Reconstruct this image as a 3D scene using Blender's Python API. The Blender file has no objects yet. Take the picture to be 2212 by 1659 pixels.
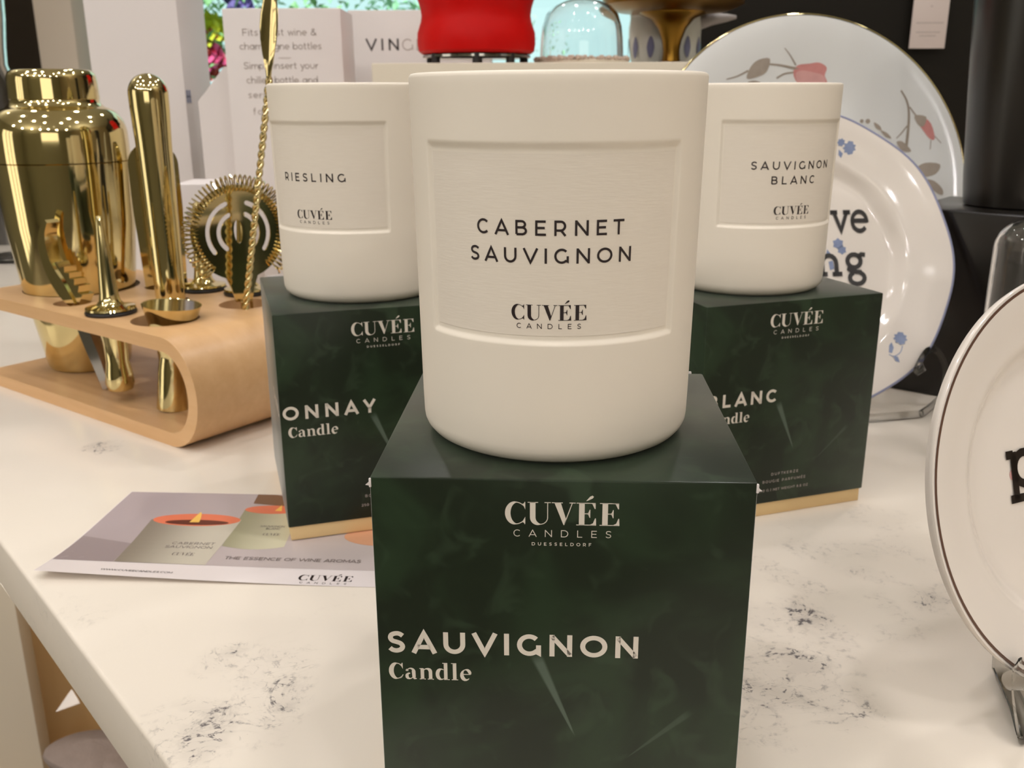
import bpy, bmesh, math, random
from math import sin, cos, pi, radians, sqrt, hypot, atan2, tan
from mathutils import Vector, Matrix
from mathutils.geometry import tessellate_polygon

scene = bpy.context.scene
COL = scene.collection
TABLE_Z = 0.90          # everything is laid out with the table top at 0, then lifted
rnd = random.Random(7)

# ------------------------------------------------------------------ camera
F_PX, PITCH, ROLL = 2040.58, radians(16.8357), radians(0.25641)
CAM = Vector((0.03723, -0.22789, 0.20675))
_f = Vector((0, cos(PITCH), -sin(PITCH))); _r = Vector((1, 0, 0)); _d = -_r.cross(_f)
RIGHT = cos(ROLL)*_r + sin(ROLL)*_d
DOWN = -sin(ROLL)*_r + cos(ROLL)*_d
def ray(px, py): return RIGHT*((px-1106)/F_PX) + DOWN*((py-829.5)/F_PX) + _f
def at(px, py, Y):
    d = ray(px, py); return CAM + d*((Y-CAM.y)/d.y)
def atz(px, py, z):
    d = ray(px, py); return CAM + d*((z-CAM.z)/d.z)

cam = bpy.data.cameras.new('camera'); cam_o = bpy.data.objects.new('camera', cam); COL.objects.link(cam_o)
m = Matrix((RIGHT, -DOWN, -_f)).transposed().to_4x4(); m.translation = CAM
cam_o.matrix_world = m
cam.sensor_width = 36; cam.lens = 36*F_PX/2212; cam.clip_start = 0.01; cam.clip_end = 60
cam.dof.use_dof = True; cam.dof.focus_distance = 0.27; cam.dof.aperture_fstop = 34
scene.camera = cam_o

# ------------------------------------------------------------------ materials
def lin(c):
    c /= 255
    return c/12.92 if c <= .04045 else ((c+.055)/1.055)**2.4
def C(r, g, b): return (lin(r), lin(g), lin(b), 1)
class N:
    def __init__(s, name):
        s.m = bpy.data.materials.new(name); s.m.use_nodes = True
        s.t = s.m.node_tree; s.b = s.t.nodes['Principled BSDF']
    def n(s, typ, **kw):
        x = s.t.nodes.new(typ)
        for k, v in kw.items():
            if k.startswith('i_'):
                k = k[2:]; x.inputs[int(k) if k.isdigit() else k.replace('_', ' ')].default_value = v
            else: setattr(x, k, v)
        return x
    def l(s, a, b): s.t.links.new(a, b)
    def math(s, op, a, b=None, clamp=False):
        x = s.t.nodes.new('ShaderNodeMath'); x.operation = op; x.use_clamp = clamp
        for i, q in enumerate((a, b)):
            if q is None: continue
            if isinstance(q, (int, float)): x.inputs[i].default_value = q
            else: s.l(q, x.inputs[i])
        return x.outputs[0]
    def mix(s, fac, a, b):
        x = s.t.nodes.new('ShaderNodeMix'); x.data_type = 'RGBA'
        for sock, q in ((x.inputs[0], fac), (x.inputs[6], a), (x.inputs[7], b)):
            if isinstance(q, (int, float, tuple)): sock.default_value = q
            else: s.l(q, sock)
        return x.outputs[2]
    def ramp(s, fac, a, b):   # smoothstep(a,b)
        x = s.t.nodes.new('ShaderNodeMapRange'); x.interpolation_type = 'SMOOTHSTEP'
        s.l(fac, x.inputs[0]); x.inputs[1].default_value = a; x.inputs[2].default_value = b
        return x.outputs[0]
    def coord(s, scale=(1, 1, 1), kind='Object'):
        tc = s.n('ShaderNodeTexCoord'); mp = s.n('ShaderNodeMapping'); mp.inputs['Scale'].default_value = scale
        s.l(tc.outputs[kind], mp.inputs[0]); return mp.outputs[0]
    def noise(s, co, scale, detail=3, rough=.5, dist=0):
        x = s.n('ShaderNodeTexNoise'); s.l(co, x.inputs['Vector'])
        x.inputs['Scale'].default_value = scale; x.inputs['Detail'].default_value = detail
        x.inputs['Roughness'].default_value = rough; x.inputs['Distortion'].default_value = dist
        return x.outputs[0]
    def bump(s, h, strength, dist=.001):
        x = s.n('ShaderNodeBump'); x.inputs['Strength'].default_value = strength; x.inputs['Distance'].default_value = dist
        s.l(h, x.inputs['Height']); s.l(x.outputs[0], s.b.inputs['Normal'])
    def set(s, **kw):
        for k, v in kw.items(): s.b.inputs[k.replace('_', ' ')].default_value = v
        return s
def plain(name, rgb, rough=.5, metal=0., var=.06, scale=60, bump=0., spec=.5, bdist=.001, **kw):
    q = N(name); q.set(Roughness=rough, Metallic=metal)
    q.b.inputs['Specular IOR Level'].default_value = spec
    co = q.coord(); no = q.noise(co, scale)
    c = C(*rgb); lo = tuple(x*(1-var) for x in c[:3])+(1,); hi = tuple(min(1, x*(1+var)) for x in c[:3])+(1,)
    q.l(q.mix(no, lo, hi), q.b.inputs['Base Color'])
    if bump: q.bump(q.noise(co, scale*6, 2), bump, bdist)
    for k, v in kw.items(): q.b.inputs[k.replace('_', ' ')].default_value = v
    return q.m

M = {}
M['ceramic'] = plain('matte_white_ceramic', (232, 222, 207), .5, var=.015, scale=30, bump=.03, bdist=.0003, spec=.35)
q = N('label_paper'); q.set(Roughness=.7); co = q.coord((1, 1, 9))
q.l(q.mix(q.noise(co, 160, 2), C(223, 212, 197), C(229, 219, 205)), q.b.inputs['Base Color']); q.bump(q.noise(co, 260, 2), .12, .0003); M['label'] = q.m
M['black_ink'] = plain('black_print', (34, 20, 20), .5, var=.1)
M['cream_ink'] = plain('cream_print', (214, 205, 192), .5, var=.03)
M['cream_card'] = plain('cream_cardboard', (226, 196, 144), .6, var=.04)
M['white_card'] = plain('white_cardboard', (222, 214, 211), .6, var=.03, scale=12)
M['warm_card'] = plain('warm_white_cardboard', (214, 203, 184), .6, var=.03, scale=12)
M['grey_ink'] = plain('grey_print', (120, 108, 104), .6, var=.05)
M['light_ink'] = plain('pale_grey_print', (178, 166, 160), .6, var=.05)
M['dark_ink'] = plain('charcoal_print', (74, 66, 66), .6, var=.05)
M['blue_ink'] = plain('blue_print', (140, 140, 165), .6, var=.05)

# dark green printed carton with a faint pattern of leaves
q = N('green_printed_card'); q.set(Roughness=.3); q.b.inputs['Specular IOR Level'].default_value = .24; q.set(Sheen_Weight=.3, Sheen_Roughness=.4); q.b.inputs['Sheen Tint'].default_value = (.82, .86, .84, 1)
co = q.coord()
n1 = q.ramp(q.noise(co, 28, 3, .55, .6), .42, .68); n2 = q.ramp(q.noise(co, 75, 2, .5, 1.0), .55, .72)
base = q.mix(n1, C(27, 35, 22), C(38, 53, 34)); base = q.mix(q.math('MULTIPLY', n2, .35), base, C(56, 72, 52))
sp = q.n('ShaderNodeSeparateXYZ'); q.l(co, sp.inputs[0]); X, Y_, Z = sp.outputs
def streak(base, ax, az, bx, bz, w, col, amt):
    # soft tapering brush mark from a to b on the front face
    L = hypot(bx-ax, bz-az); ux, uz = (bx-ax)/L, (bz-az)/L
    dx = q.math('SUBTRACT', X, ax); dz = q.math('SUBTRACT', Z, az)
    s = q.math('DIVIDE', q.math('ADD', q.math('MULTIPLY', dx, ux), q.math('MULTIPLY', dz, uz)), L)
    t = q.math('ABSOLUTE', q.math('ADD', q.math('MULTIPLY', dx, -uz), q.math('MULTIPLY', dz, ux)))
    wid = q.math('MULTIPLY', q.math('SUBTRACT', 1.15, s), w)
    m_ = q.math('SUBTRACT', 1, q.math('DIVIDE', t, wid), True)
    m_ = q.math('MULTIPLY', q.ramp(m_, 0, .6), q.ramp(s, -.05, .12))
    m_ = q.math('MULTIPLY', m_, q.math('SUBTRACT', 1, q.ramp(s, .9, 1.05)))
    m_ = q.math('MULTIPLY', m_, q.ramp(q.math('MULTIPLY', Y_, -1), .0485, .0495))
    return q.mix(q.math('MULTIPLY', m_, amt), base, col)
base = streak(base, -.0065, .061, .0042, .036, .0018, C(96, 110, 97), .62)
base = streak(base, .036, .044, .0195, .029, .0012, C(84, 98, 84), .32)
q.l(base, q.b.inputs['Base Color']); q.bump(q.noise(co, 400, 2), .04, .0002); M['green'] = q.m

# veined quartz
q = N('veined_quartz'); q.set(Roughness=.16); q.b.inputs['Specular IOR Level'].default_value = .45
co = q.coord()
def near(pts):
    tot = None
    for x, y, r in pts:
        d = q.n('ShaderNodeVectorMath', operation='DISTANCE'); q.l(co, d.inputs[0]); d.inputs[1].default_value = (x, y, 0)
        k = q.math('SUBTRACT', 1, q.ramp(d.outputs['Value'], r*.35, r)); tot = k if tot is None else q.math('MAXIMUM', tot, k)
    return tot
pts = []
for px, py, r in ((590, 1450, .024), (555, 1545, .024), (480, 1425, .016), (410, 1590, .026), (1690, 1430, .03), (1720, 1330, .022), (1800, 1510, .022), (1660, 1500, .02), (2010, 1300, .014),
                  (640, 1090, .0), (220, 965, .016), (2100, 960, .03), (1900, 1250, .0)):
    p = atz(px, py, 0)
    if r: pts.append((p.x+.213, p.y-.1913, r))     # relative to the table's own origin
loc = near(pts)
wide = q.ramp(q.noise(co, 4, 2), .56, .66)
patch = q.math('MAXIMUM', loc, q.math('MULTIPLY', wide, .3))
v1 = q.noise(co, 34, 4, .6, 1.6); vein = q.math('SUBTRACT', 1, q.ramp(q.math('ABSOLUTE', q.math('SUBTRACT', v1, .5)), .0, .045))
v2 = q.noise(q.coord((1, 1.7, 1)), 78, 3, .6, 1.2); vein2 = q.math('SUBTRACT', 1, q.ramp(q.math('ABSOLUTE', q.math('SUBTRACT', v2, .52)), .0, .03))
clus = q.math('MAXIMUM', q.ramp(q.noise(co, 52, 2), .45, .6), q.math('MULTIPLY', loc, .38)); speck = q.ramp(q.noise(co, 260, 3, .6), .47, .64)
k = q.math('MULTIPLY', q.math('MULTIPLY', q.math('MAXIMUM', vein, q.math('MULTIPLY', vein2, .8)), q.math('MULTIPLY', q.math('ADD', speck, .12), clus)), patch)
haze = q.math('MULTIPLY', q.math('MULTIPLY', clus, patch), .13); k = q.math('ADD', k, haze, True)
cl = q.mix(q.noise(co, 7, 4), C(222, 211, 196), C(231, 221, 208))
cl = q.mix(q.math('MULTIPLY', k, 1.05, True), cl, C(112, 106, 106))
q.l(cl, q.b.inputs['Base Color']); M['quartz'] = q.m

# bamboo
q = N('bamboo'); q.set(Roughness=.38)
co = q.coord((6, 60, 60)); n1 = q.noise(co, 1.6, 4, .6, .4); co2 = q.coord((1.5, 130, 130)); n2 = q.noise(co2, 1.5, 2)
b_ = q.mix(n1, C(202, 156, 106), C(230, 190, 142)); b_ = q.mix(q.math('MULTIPLY', n2, .35), b_, C(196, 150, 100))
q.l(b_, q.b.inputs['Base Color']); M['bamboo'] = q.m
M['gold'] = plain('polished_gold', (224, 207, 154), .07, 1., var=.02, scale=20)
M['gold_dark'] = plain('brushed_bronze', (150, 112, 44), .3, 1., var=.1, scale=20)
M['steel'] = plain('polished_steel', (190, 188, 186), .12, 1., var=.02)
M['rubber'] = plain('black_rubber', (22, 14, 12), .55)
M['porcelain'] = plain('white_porcelain', (228, 219, 210), .1, var=.01, scale=20)
M['porcelain_cool'] = plain('cool_white_porcelain', (226, 226, 224), .12, var=.01, scale=20)
M['blue_rim'] = plain('blue_glaze', (138, 140, 166), .2, var=.1, scale=90)
M['brown_rim'] = plain('brown_glaze', (92, 66, 54), .2, var=.1, scale=90)
M['flower_blue'] = plain('blue_flower_print', (128, 140, 172), .15, var=.2, scale=300)
M['rose_pink'] = plain('rose_pink_print', (206, 142, 138), .15, var=.16, scale=110)
M['rose_pale'] = plain('pale_rose_print', (214, 164, 160), .15, var=.12, scale=110)
M['leaf_grey'] = plain('grey_leaf_print', (168, 156, 144), .15, var=.14, scale=160)
M['stem_grey'] = plain('grey_stem_print', (160, 148, 136), .15, var=.1, scale=160)
M['typed'] = plain('typed_black_glaze', (28, 20, 16), .3, var=.2, scale=200)
M['black_board'] = plain('black_display_board', (23, 19, 12), .6, var=.25, scale=6, spec=.2)
M['black_gloss'] = plain('black_lacquer', (20, 16, 13), .22, var=.2, scale=14)
M['black_vase'] = plain('black_glazed_ceramic', (24, 20, 16), .3, var=.2, scale=14)
M['red'] = plain('red_enamel', (196, 12, 10), .45, var=.06, scale=30, spec=.15)
M['stone'] = plain('beige_chippings', (196, 176, 160), .8, var=.25, scale=260, bump=.5)
M['jug'] = plain('pale_glazed_jug', (234, 234, 226), .2, var=.05, scale=30)
M['jug_blue'] = plain('blue_glaze_ovals', (128, 130, 160), .25, var=.15, scale=50)
M['jug_grey'] = plain('grey_glaze', (150, 142, 138), .3)
M['tag'] = plain('tag_card', (206, 192, 186), .6, var=.02)
M['wall_dark'] = plain('dark_wall_paint', (52, 40, 28), .7, var=.1, scale=2)
M['wall_tan'] = plain('tan_wall_paint', (190, 174, 150), .8, var=.06, scale=2)
M['wall_olive'] = plain('olive_wall_paint', (170, 166, 146), .8, var=.06, scale=2)
M['ceil'] = plain('ceiling_paint', (226, 222, 208), .9, var=.04, scale=2)
M['floor'] = plain('grey_floor_boards', (142, 134, 124), .6, var=.15, scale=3)
M['column'] = plain('column_paint', (206, 192, 176), .7, var=.03, scale=3)
M['panel'] = plain('grey_white_panel', (196, 186, 170), .5, var=.03, scale=4)
M['tan_wood'] = plain('tan_board', (250, 214, 158), .5, var=.05, scale=8)
M['fabric'] = plain('grey_plush_fabric', (140, 126, 120), .95, var=.15, scale=120, bump=.4)
M['cream_post'] = plain('cream_plastic', (222, 206, 170), .5, var=.03)
M['leaf'] = plain('garden_leaf', (128, 172, 116), .6, var=.4, scale=5)
M['leaf_pale'] = plain('pale_garden_leaf', (150, 196, 156), .6, var=.3, scale=5)
M['bloom_pink'] = plain('pink_petal', (236, 96, 150), .6, var=.2, scale=8)
M['bloom_coral'] = plain('coral_petal', (236, 120, 110), .6, var=.2, scale=8)
M['bloom_yellow'] = plain('yellow_petal', (206, 206, 60), .6, var=.2, scale=8)
M['bloom_violet'] = plain('violet_petal', (120, 100, 170), .6, var=.2, scale=8)
def glass(name, tint=(1, 1, 1, 1), ior=1.45, rough=.0):
    q = N(name); q.set(Roughness=rough, IOR=ior); q.b.inputs['Transmission Weight'].default_value = 1
    no = q.noise(q.coord(), 20); q.l(q.mix(no, tint, tuple(x*.97 for x in tint[:3])+(1,)), q.b.inputs['Base Color'])
    return q.m
M['glass'] = glass('clear_glass'); M['acrylic'] = glass('clear_acrylic', (.985, .99, .985, 1), 1.10); M['acrylic'].node_tree.nodes['Principled BSDF'].inputs['Coat Weight'].default_value = .35
q = N('window_glass'); t = q.t
tr = q.n('ShaderNodeBsdfTransparent'); gl = q.n('ShaderNodeBsdfGlossy'); gl.inputs['Roughness'].default_value = .02
lw = q.n('ShaderNodeFresnel'); lw.inputs[0].default_value = 1.3; mx = q.n('ShaderNodeMixShader')
q.l(q.mix(q.noise(q.coord(), 3), (.93, 1, .99, 1), (.9, .98, .97, 1)), tr.inputs[0])
q.l(lw.outputs[0], mx.inputs[0]); q.l(tr.outputs[0], mx.inputs[1]); q.l(gl.outputs[0], mx.inputs[2])
q.l(mx.outputs[0], t.nodes['Material Output'].inputs[0]); M['pane'] = q.m
def emit(name, rgb, strength):
    q = N(name); q.set(Roughness=.4); c = C(*rgb)
    col = q.mix(q.noise(q.coord(), 2), c, tuple(x*.9 for x in c[:3])+(1,))
    q.l(col, q.b.inputs['Emission Color']); q.b.inputs['Emission Strength'].default_value = strength; q.l(col, q.b.inputs['Base Color']); return q.m
M['lamp'] = emit('lamp_face', (255, 226, 186), 60)
M['bright_pane'] = emit('shop_window_and_fill_glow', (255, 248, 232), 1.5)  # glow shared by the left shop window and the added front pane
# flyer print
q = N('flyer_picture'); q.set(Roughness=.3); co = q.coord(); sp = q.n('ShaderNodeSeparateXYZ'); q.l(co, sp.inputs[0])
g = q.mix(q.ramp(sp.outputs[0], 0, .15), C(168, 154, 158), C(198, 186, 182)); g = q.mix(q.math('MULTIPLY', q.noise(co, 18, 2), .5), g, C(182, 168, 168))
q.l(g, q.b.inputs['Base Color']); M['fly_pic'] = q.m
M['fly_white'] = plain('flyer_white', (226, 216, 214), .3, var=.01)
M['fly_shade'] = plain('flyer_shade', (150, 136, 138), .3, var=.05, scale=30)
q = N('flyer_candle_side'); q.set(Roughness=.3); sp = q.n('ShaderNodeSeparateXYZ'); q.l(q.coord(), sp.inputs[0])
g1_ = q.mix(q.ramp(sp.outputs[0], .026, .066), C(132, 122, 110), C(196, 188, 172)); q.l(g1_, q.b.inputs['Base Color']); M['fly_c1'] = q.m
q = N('flyer_candle_side_back'); q.set(Roughness=.3); sp = q.n('ShaderNodeSeparateXYZ'); q.l(q.coord(), sp.inputs[0])
g1_ = q.mix(q.ramp(sp.outputs[0], .07, .1), C(150, 146, 118), C(206, 200, 172)); q.l(g1_, q.b.inputs['Base Color']); M['fly_c2'] = q.m
M['fly_rim'] = plain('flyer_orange_rim', (226, 120, 88), .3, var=.1, scale=60)
M['fly_wax'] = plain('flyer_dark_wax', (96, 36, 30), .3, var=.2, scale=60)
M['fly_flame'] = plain('flyer_flame', (246, 196, 96), .3, var=.1, scale=60)
M['fly_brown'] = plain('flyer_brown', (122, 88, 66), .3, var=.2, scale=60)
M['fly_orange'] = plain('flyer_orange', (216, 160, 126), .3, var=.1, scale=60)

# ------------------------------------------------------------------ mesh helpers
class MB:
    def __init__(s): s.v = []; s.f = []
    def add(s, vs, fs, T=None):
        o = len(s.v)
        s.v += [tuple(T @ Vector(p)) if T is not None else tuple(p) for p in vs]
        s.f += [tuple(i+o for i in f) for f in fs]; return s
    def rbox(s, x0, x1, y0, y1, z0, z1, r=0., seg=2, T=None):
        bm = bmesh.new(); bmesh.ops.create_cube(bm, size=1)
        for v in bm.verts: v.co = Vector(((x0+x1)/2+v.co.x*(x1-x0), (y0+y1)/2+v.co.y*(y1-y0), (z0+z1)/2+v.co.z*(z1-z0)))
        if r: bmesh.ops.bevel(bm, geom=bm.edges[:], offset=r, segments=seg, affect='EDGES', profile=.5)
        bm.verts.index_update(); s.add([v.co.copy() for v in bm.verts], [[v.index for v in f.verts] for f in bm.faces], T); bm.free(); return s
    def lathe(s, prof, seg=64, T=None, mod=None):
        vs = []; fs = []
        for r, z in prof:
            for i in range(seg):
                a = 2*pi*i/seg; rr = r*(mod(a, r) if mod else 1); vs.append((rr*cos(a), rr*sin(a), z))
        for j in range(len(prof)-1):
            for i in range(seg):
                k = (i+1) % seg; fs.append((j*seg+i, j*seg+k, (j+1)*seg+k, (j+1)*seg+i))
        fs.append(tuple(range(seg))[::-1]); n = len(prof)-1; fs.append(tuple(n*seg+i for i in range(seg)))
        return s.add(vs, fs, T)
    def tube(s, pts, rad, seg=8, T=None, closed=False, flat=1.):
        P = [Vector(p) for p in pts]; n = len(P)
        R_ = rad if isinstance(rad, (list, tuple)) else [rad]*n
        vs = []; fs = []; up = None
        for i in range(n):
            t = (P[(i+1) % n]-P[i-1]) if closed else (P[min(i+1, n-1)]-P[max(i-1, 0)])
            t.normalize()
            if up is None: up = t.orthogonal().normalized()
            up = (up - t*up.dot(t)).normalized(); w = t.cross(up)
            for k in range(seg):
                a = 2*pi*k/seg; vs.append(P[i]+(up*cos(a)+w*sin(a)*flat)*R_[i])
        for i in range(n if closed else n-1):
            j = (i+1) % n
            for k in range(seg):
                l = (k+1) % seg; fs.append((i*seg+k, i*seg+l, j*seg+l, j*seg+k))
        if not closed: fs.append(tuple(range(seg))[::-1]); fs.append(tuple((n-1)*seg+k for k in range(seg)))
        return s.add(vs, fs, T)
    def prism(s, outer, z0, z1, holes=(), T=None):
        loops = [list(outer)]+[list(h) for h in holes]; flat = [p for l in loops for p in l]
        tri = tessellate_polygon([[Vector((p[0], p[1], 0)) for p in l] for l in loops]); n = len(flat)
        vs = [(p[0], p[1], z1) for p in flat]+[(p[0], p[1], z0) for p in flat]; fs = []
        for a, b, c in tri:
            A, B, D = flat[a], flat[b], flat[c]
            if (B[0]-A[0])*(D[1]-A[1])-(B[1]-A[1])*(D[0]-A[0]) < 0: b, c = c, b
            fs.append((a, b, c)); fs.append((a+n, c+n, b+n))
        o = 0
        for l in loops:
            k = len(l); area = sum(l[i][0]*l[(i+1) % k][1]-l[(i+1) % k][0]*l[i][1] for i in range(k))
            hole = l is not loops[0]
            for i in range(k):
                a, b = o+i, o+(i+1) % k
                fs.append((a, a+n, b+n, b) if (area > 0) != hole else (b, b+n, a+n, a))
            o += k
        return s.add(vs, fs, T)
    def fill(s, pts, f):      # flat polygon mapped through f(u, v)
        tri = tessellate_polygon([[Vector((p[0], p[1], 0)) for p in pts]]); fs = []
        for a, b, c in tri:
            A, B, D = pts[a], pts[b], pts[c]
            if (B[0]-A[0])*(D[1]-A[1])-(B[1]-A[1])*(D[0]-A[0]) < 0: b, c = c, b
            fs.append((a, b, c))
        return s.add([f(p[0], p[1]) for p in pts], fs)
    def grid(s, nu, nv, f):
        vs = [f(i/nu, j/nv) for j in range(nv+1) for i in range(nu+1)]
        fs = [(j*(nu+1)+i, j*(nu+1)+i+1, (j+1)*(nu+1)+i+1, (j+1)*(nu+1)+i) for j in range(nv) for i in range(nu)]
        return s.add(vs, fs)
    def quad4(s, a, b, c, d, t):    # thick quad, thickness along its normal
        a, b, c, d = map(Vector, (a, b, c, d)); n = (b-a).cross(d-a).normalized()*t
        return s.add([a, b, c, d, a+n, b+n, c+n, d+n], [(3, 2, 1, 0), (4, 5, 6, 7), (0, 1, 5, 4), (1, 2, 6, 5), (2, 3, 7, 6), (3, 0, 4, 7)])
def build(name, mb, mat, parent=None, smooth=True, angle=32):
    me = bpy.data.meshes.new(name); me.from_pydata(mb.v, [], mb.f); me.update()
    if smooth:
        me.polygons.foreach_set('use_smooth', [True]*len(me.polygons)); me.set_sharp_from_angle(angle=radians(angle))
    me.materials.append(M[mat] if isinstance(mat, str) else mat)
    o = bpy.data.objects.new(name, me); COL.objects.link(o)
    if parent: o.parent = parent
    return o
def tag(o, label, cat, group=None, kind=None):
    if label: o['label'] = label
    if cat: o['category'] = cat
    if group: o['group'] = group
    if kind: o['kind'] = kind
    return o
def thing(name, label, cat, loc=(0, 0, 0), rz=0., group=None):
    o = bpy.data.objects.new(name, None); COL.objects.link(o); o.empty_display_size = .01
    o.location = loc; o.rotation_euler = (0, 0, rz); return tag(o, label, cat, group)
def struct(name, mb, mat, **k):
    return tag(build(name, mb, mat, **k), None, None, kind='structure')
def copy_tree(o, parent=None):
    c = o.copy(); COL.objects.link(c); c.parent = parent
    for ch in list(o.children): copy_tree(ch, c)
    return c
def sm(a, b, x):
    t = min(1, max(0, (x-a)/(b-a))); return t*t*(3-2*t)
def arc(cx, cy, rx, ry, a0, a1, n=14):
    return [(cx+rx*cos(radians(a0+(a1-a0)*i/n)), cy+ry*sin(radians(a0+(a1-a0)*i/n))) for i in range(n+1)]
def circle(cx, cy, r, n=40): return [(cx+r*cos(2*pi*i/n), cy+r*sin(2*pi*i/n)) for i in range(n)]
def spline(P, n=6, closed=False):
    out = []; k = len(P)
    for i in range(k if closed else k-1):
        g = (lambda j: P[j % k]) if closed else (lambda j: P[min(max(j, 0), k-1)])
        p0, p1, p2, p3 = g(i-1), g(i), g(i+1), g(i+2)
        for j in range(n):
            t = j/n; out.append(tuple(.5*(2*b+(c-a)*t+(2*a-5*b+4*c-d)*t*t+(3*b-a-3*c+d)*t**3) for a, b, c, d in zip(p0, p1, p2, p3)))
    if not closed: out.append(tuple(P[-1]))
    return out

# ------------------------------------------------------------------ lettering: hand-drawn stroke alphabets
def sans(ch, w):
    h = w/2; t = 1-h
    def bowl(x, y0, y1, W): return arc(x, (y0+y1)/2, W-x-h, (y1-y0)/2, 90, -90)
    if ch == ' ': return .34, []
    if ch == 'A': return 1.06, [[(h*.9, 0), (.53, 1-h*.7), (1.06-h*.9, 0)], [(.26, .29), (.8, .29)]]
    if ch == 'B': return .8, [[(h, h), (h, t), (.42, t)]+bowl(.42, .52, t, .74)+[(h, .52)], [(h, .52), (.44, .52)]+bowl(.44, h, .52, .8)+[(h, h)]]
    if ch == 'C': return .94, [arc(.5, .5, .5-h, .5-h, 44, 316, 22)]
    if ch == 'D': return .94, [[(h, h), (h, t), (.42, t)]+bowl(.42, h, t, .94)+[(h, h), (h, h+.05)]]
    if ch in 'EÉ':
        s = [[(.7, t), (h, t), (h, h), (.72, h)], [(h, .51), (.64, .51)]]
        return .72, s+([[(.3, 1.08), (.48, 1.28)]] if ch == 'É' else [])
    if ch == 'F': return .7, [[(.7, t), (h, t), (h, 0)], [(h, .47), (.62, .47)]]
    if ch == 'G': return 1., [arc(.5, .5, .5-h, .5-h, 44, 312, 22)+[(.98-h, .14), (.98-h, .5)]]
    if ch == 'H': return .92, [[(h, 0), (h, 1)], [(.92-h, 0), (.92-h, 1)], [(h, .51), (.92-h, .51)]]
    if ch == 'I': return w, [[(h, 0), (h, 1)]]
    if ch == 'K': return .86, [[(h, 0), (h, 1)], [(.82-h*.4, 1), (h, .34)], [(.34, .58), (.86-h*.6, 0)]]
    if ch == 'L': return .66, [[(h, 1), (h, h), (.66, h)]]
    if ch == 'M': return 1.1, [[(h, 0), (h, 1)], [(1.1-h, 0), (1.1-h, 1)], [(h, 1-h*.6), (.55, .22), (1.1-h, 1-h*.6)]]
    if ch == 'N': return .92, [[(h, 0), (h, 1)], [(.92-h, 0), (.92-h, 1)], [(h, 1-h*.7), (.92-h, h*.7)]]
    if ch == 'O': return 1.1, [arc(.55, .5, .55-h, .5-h, 0, 360, 30)]
    if ch == 'P': return .78, [[(h, 0), (h, t), (.42, t)]+bowl(.42, .35, t, .78)+[(h, .35)]]
    if ch == 'R': return .82, [[(h, 0), (h, t), (.42, t)]+bowl(.42, .35, t, .78)+[(h, .35)], [(.46, .35), (.78-h*.5, 0)]]
    if ch == 'S': return .76, [spline([(h+(.76-w)*x, h+(1-w)*y) for x, y in [(.97, .87), (.74, .98), (.46, 1), (.16, .92), (.06, .74), (.2, .58), (.5, .505), (.8, .42), (.94, .25), (.82, .08), (.52, 0), (.22, .03), (0, .15)]], 4)]
    if ch == 'T': return .8, [[(0, t), (.8, t)], [(.4, t), (.4, 0)]]
    if ch == 'U': return .9, [[(h, 1)]+arc(.45, .45, .45-h, .45-h, 180, 360, 16)+[(.9-h, 1)]]
    if ch == 'V': return 1.06, [[(h*.9, 1), (.53, h*.7), (1.06-h*.9, 1)]]
    if ch == 'W': return 1.56, [[(h*.8, 1), (.42, h*.7), (.78, 1-h*.7), (1.14, h*.7), (1.56-h*.8, 1)]]
    if ch == 'Y': return .96, [[(h, 1), (.48, .4), (.96-h, 1)], [(.48, .42), (.48, 0)]]
    if ch == 'Z': return .82, [[(.06, t), (.74, t), (.06, h), (.8, h)]]
    if ch == '|': return w, [[(h, -.1), (h, 1.1)]]
    if ch == '.': return w*1.2, [[(w*.6, 0), (w*.6, w*1.2)]]
    if ch == '0': return .8, [arc(.4, .5, .4-h, .5-h, 0, 360, 24)]
    if ch == '2': return .7, [arc(.34, .7, .32-h*.6, .3-h, 160, -20, 10)+[(.06, h), (.68, h)]]
    if ch == '5': return .7, [[(.6, t), (.14, t), (.1, .56), (.34, .6)]+arc(.34, .32, .34-h, .32-h, 80, -140, 10)]
    if ch == '8': return .72, [arc(.36, .75, .27-h*.5, .25-h*.5, 0, 360, 18), arc(.36, .27, .34-h*.5, .27-h*.5, 0, 360, 18)]
    if ch == '&': return .86, [spline([(.84, .02), (.3, .62), (.22, .84), (.4, 1-h), (.54, .84), (.4, .62), (.12, .4), (.08, .18), (.3, h), (.56, .12), (.76, .42)], 4)]
    x = .7; xr = .33
    o = arc(.36, x/2, .36-h, x/2-h, 0, 360, 20)
    if ch == 'a': return .72, [o, [(.72-h, 0), (.72-h, x)]]
    if ch == 'b': return .72, [o, [(h, 0), (h, 1.04)]]
    if ch == 'c': return .62, [arc(.36, x/2, .36-h, x/2-h, 45, 315, 16)]
    if ch == 'd': return .72, [o, [(.72-h, 0), (.72-h, 1.04)]]
    if ch == 'e': return .7, [[(.08, x/2), (.7-h, x/2)]+arc(.36, x/2, .36-h, x/2-h, 0, 310, 18)]
    if ch == 'f': return .42, [[(.16, 0)]+arc(.36, .8, .2, .24-h, 180, 80, 6), [(0, x-h), (.38, x-h)]]
    if ch == 'h': return .66, [[(h, 0), (h, 1.04)], arc(.35, .36, .31-h*.5, .34-h, 180, 0, 10)+[(.66-h, 0)]]
    if ch == 'i': return w, [[(h, 0), (h, x)], [(h, .86), (h, .98)]]
    if ch == 'l': return w, [[(h, 0), (h, 1.04)]]
    if ch == 'm': return 1.04, [[(h, 0), (h, x)], arc(.3, .4, .26-h*.5, .3-h, 180, 0, 8)+[(.52, 0)], arc(.77, .4, .25-h*.5, .3-h, 180, 0, 8)+[(1.04-h, 0)]]
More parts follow.
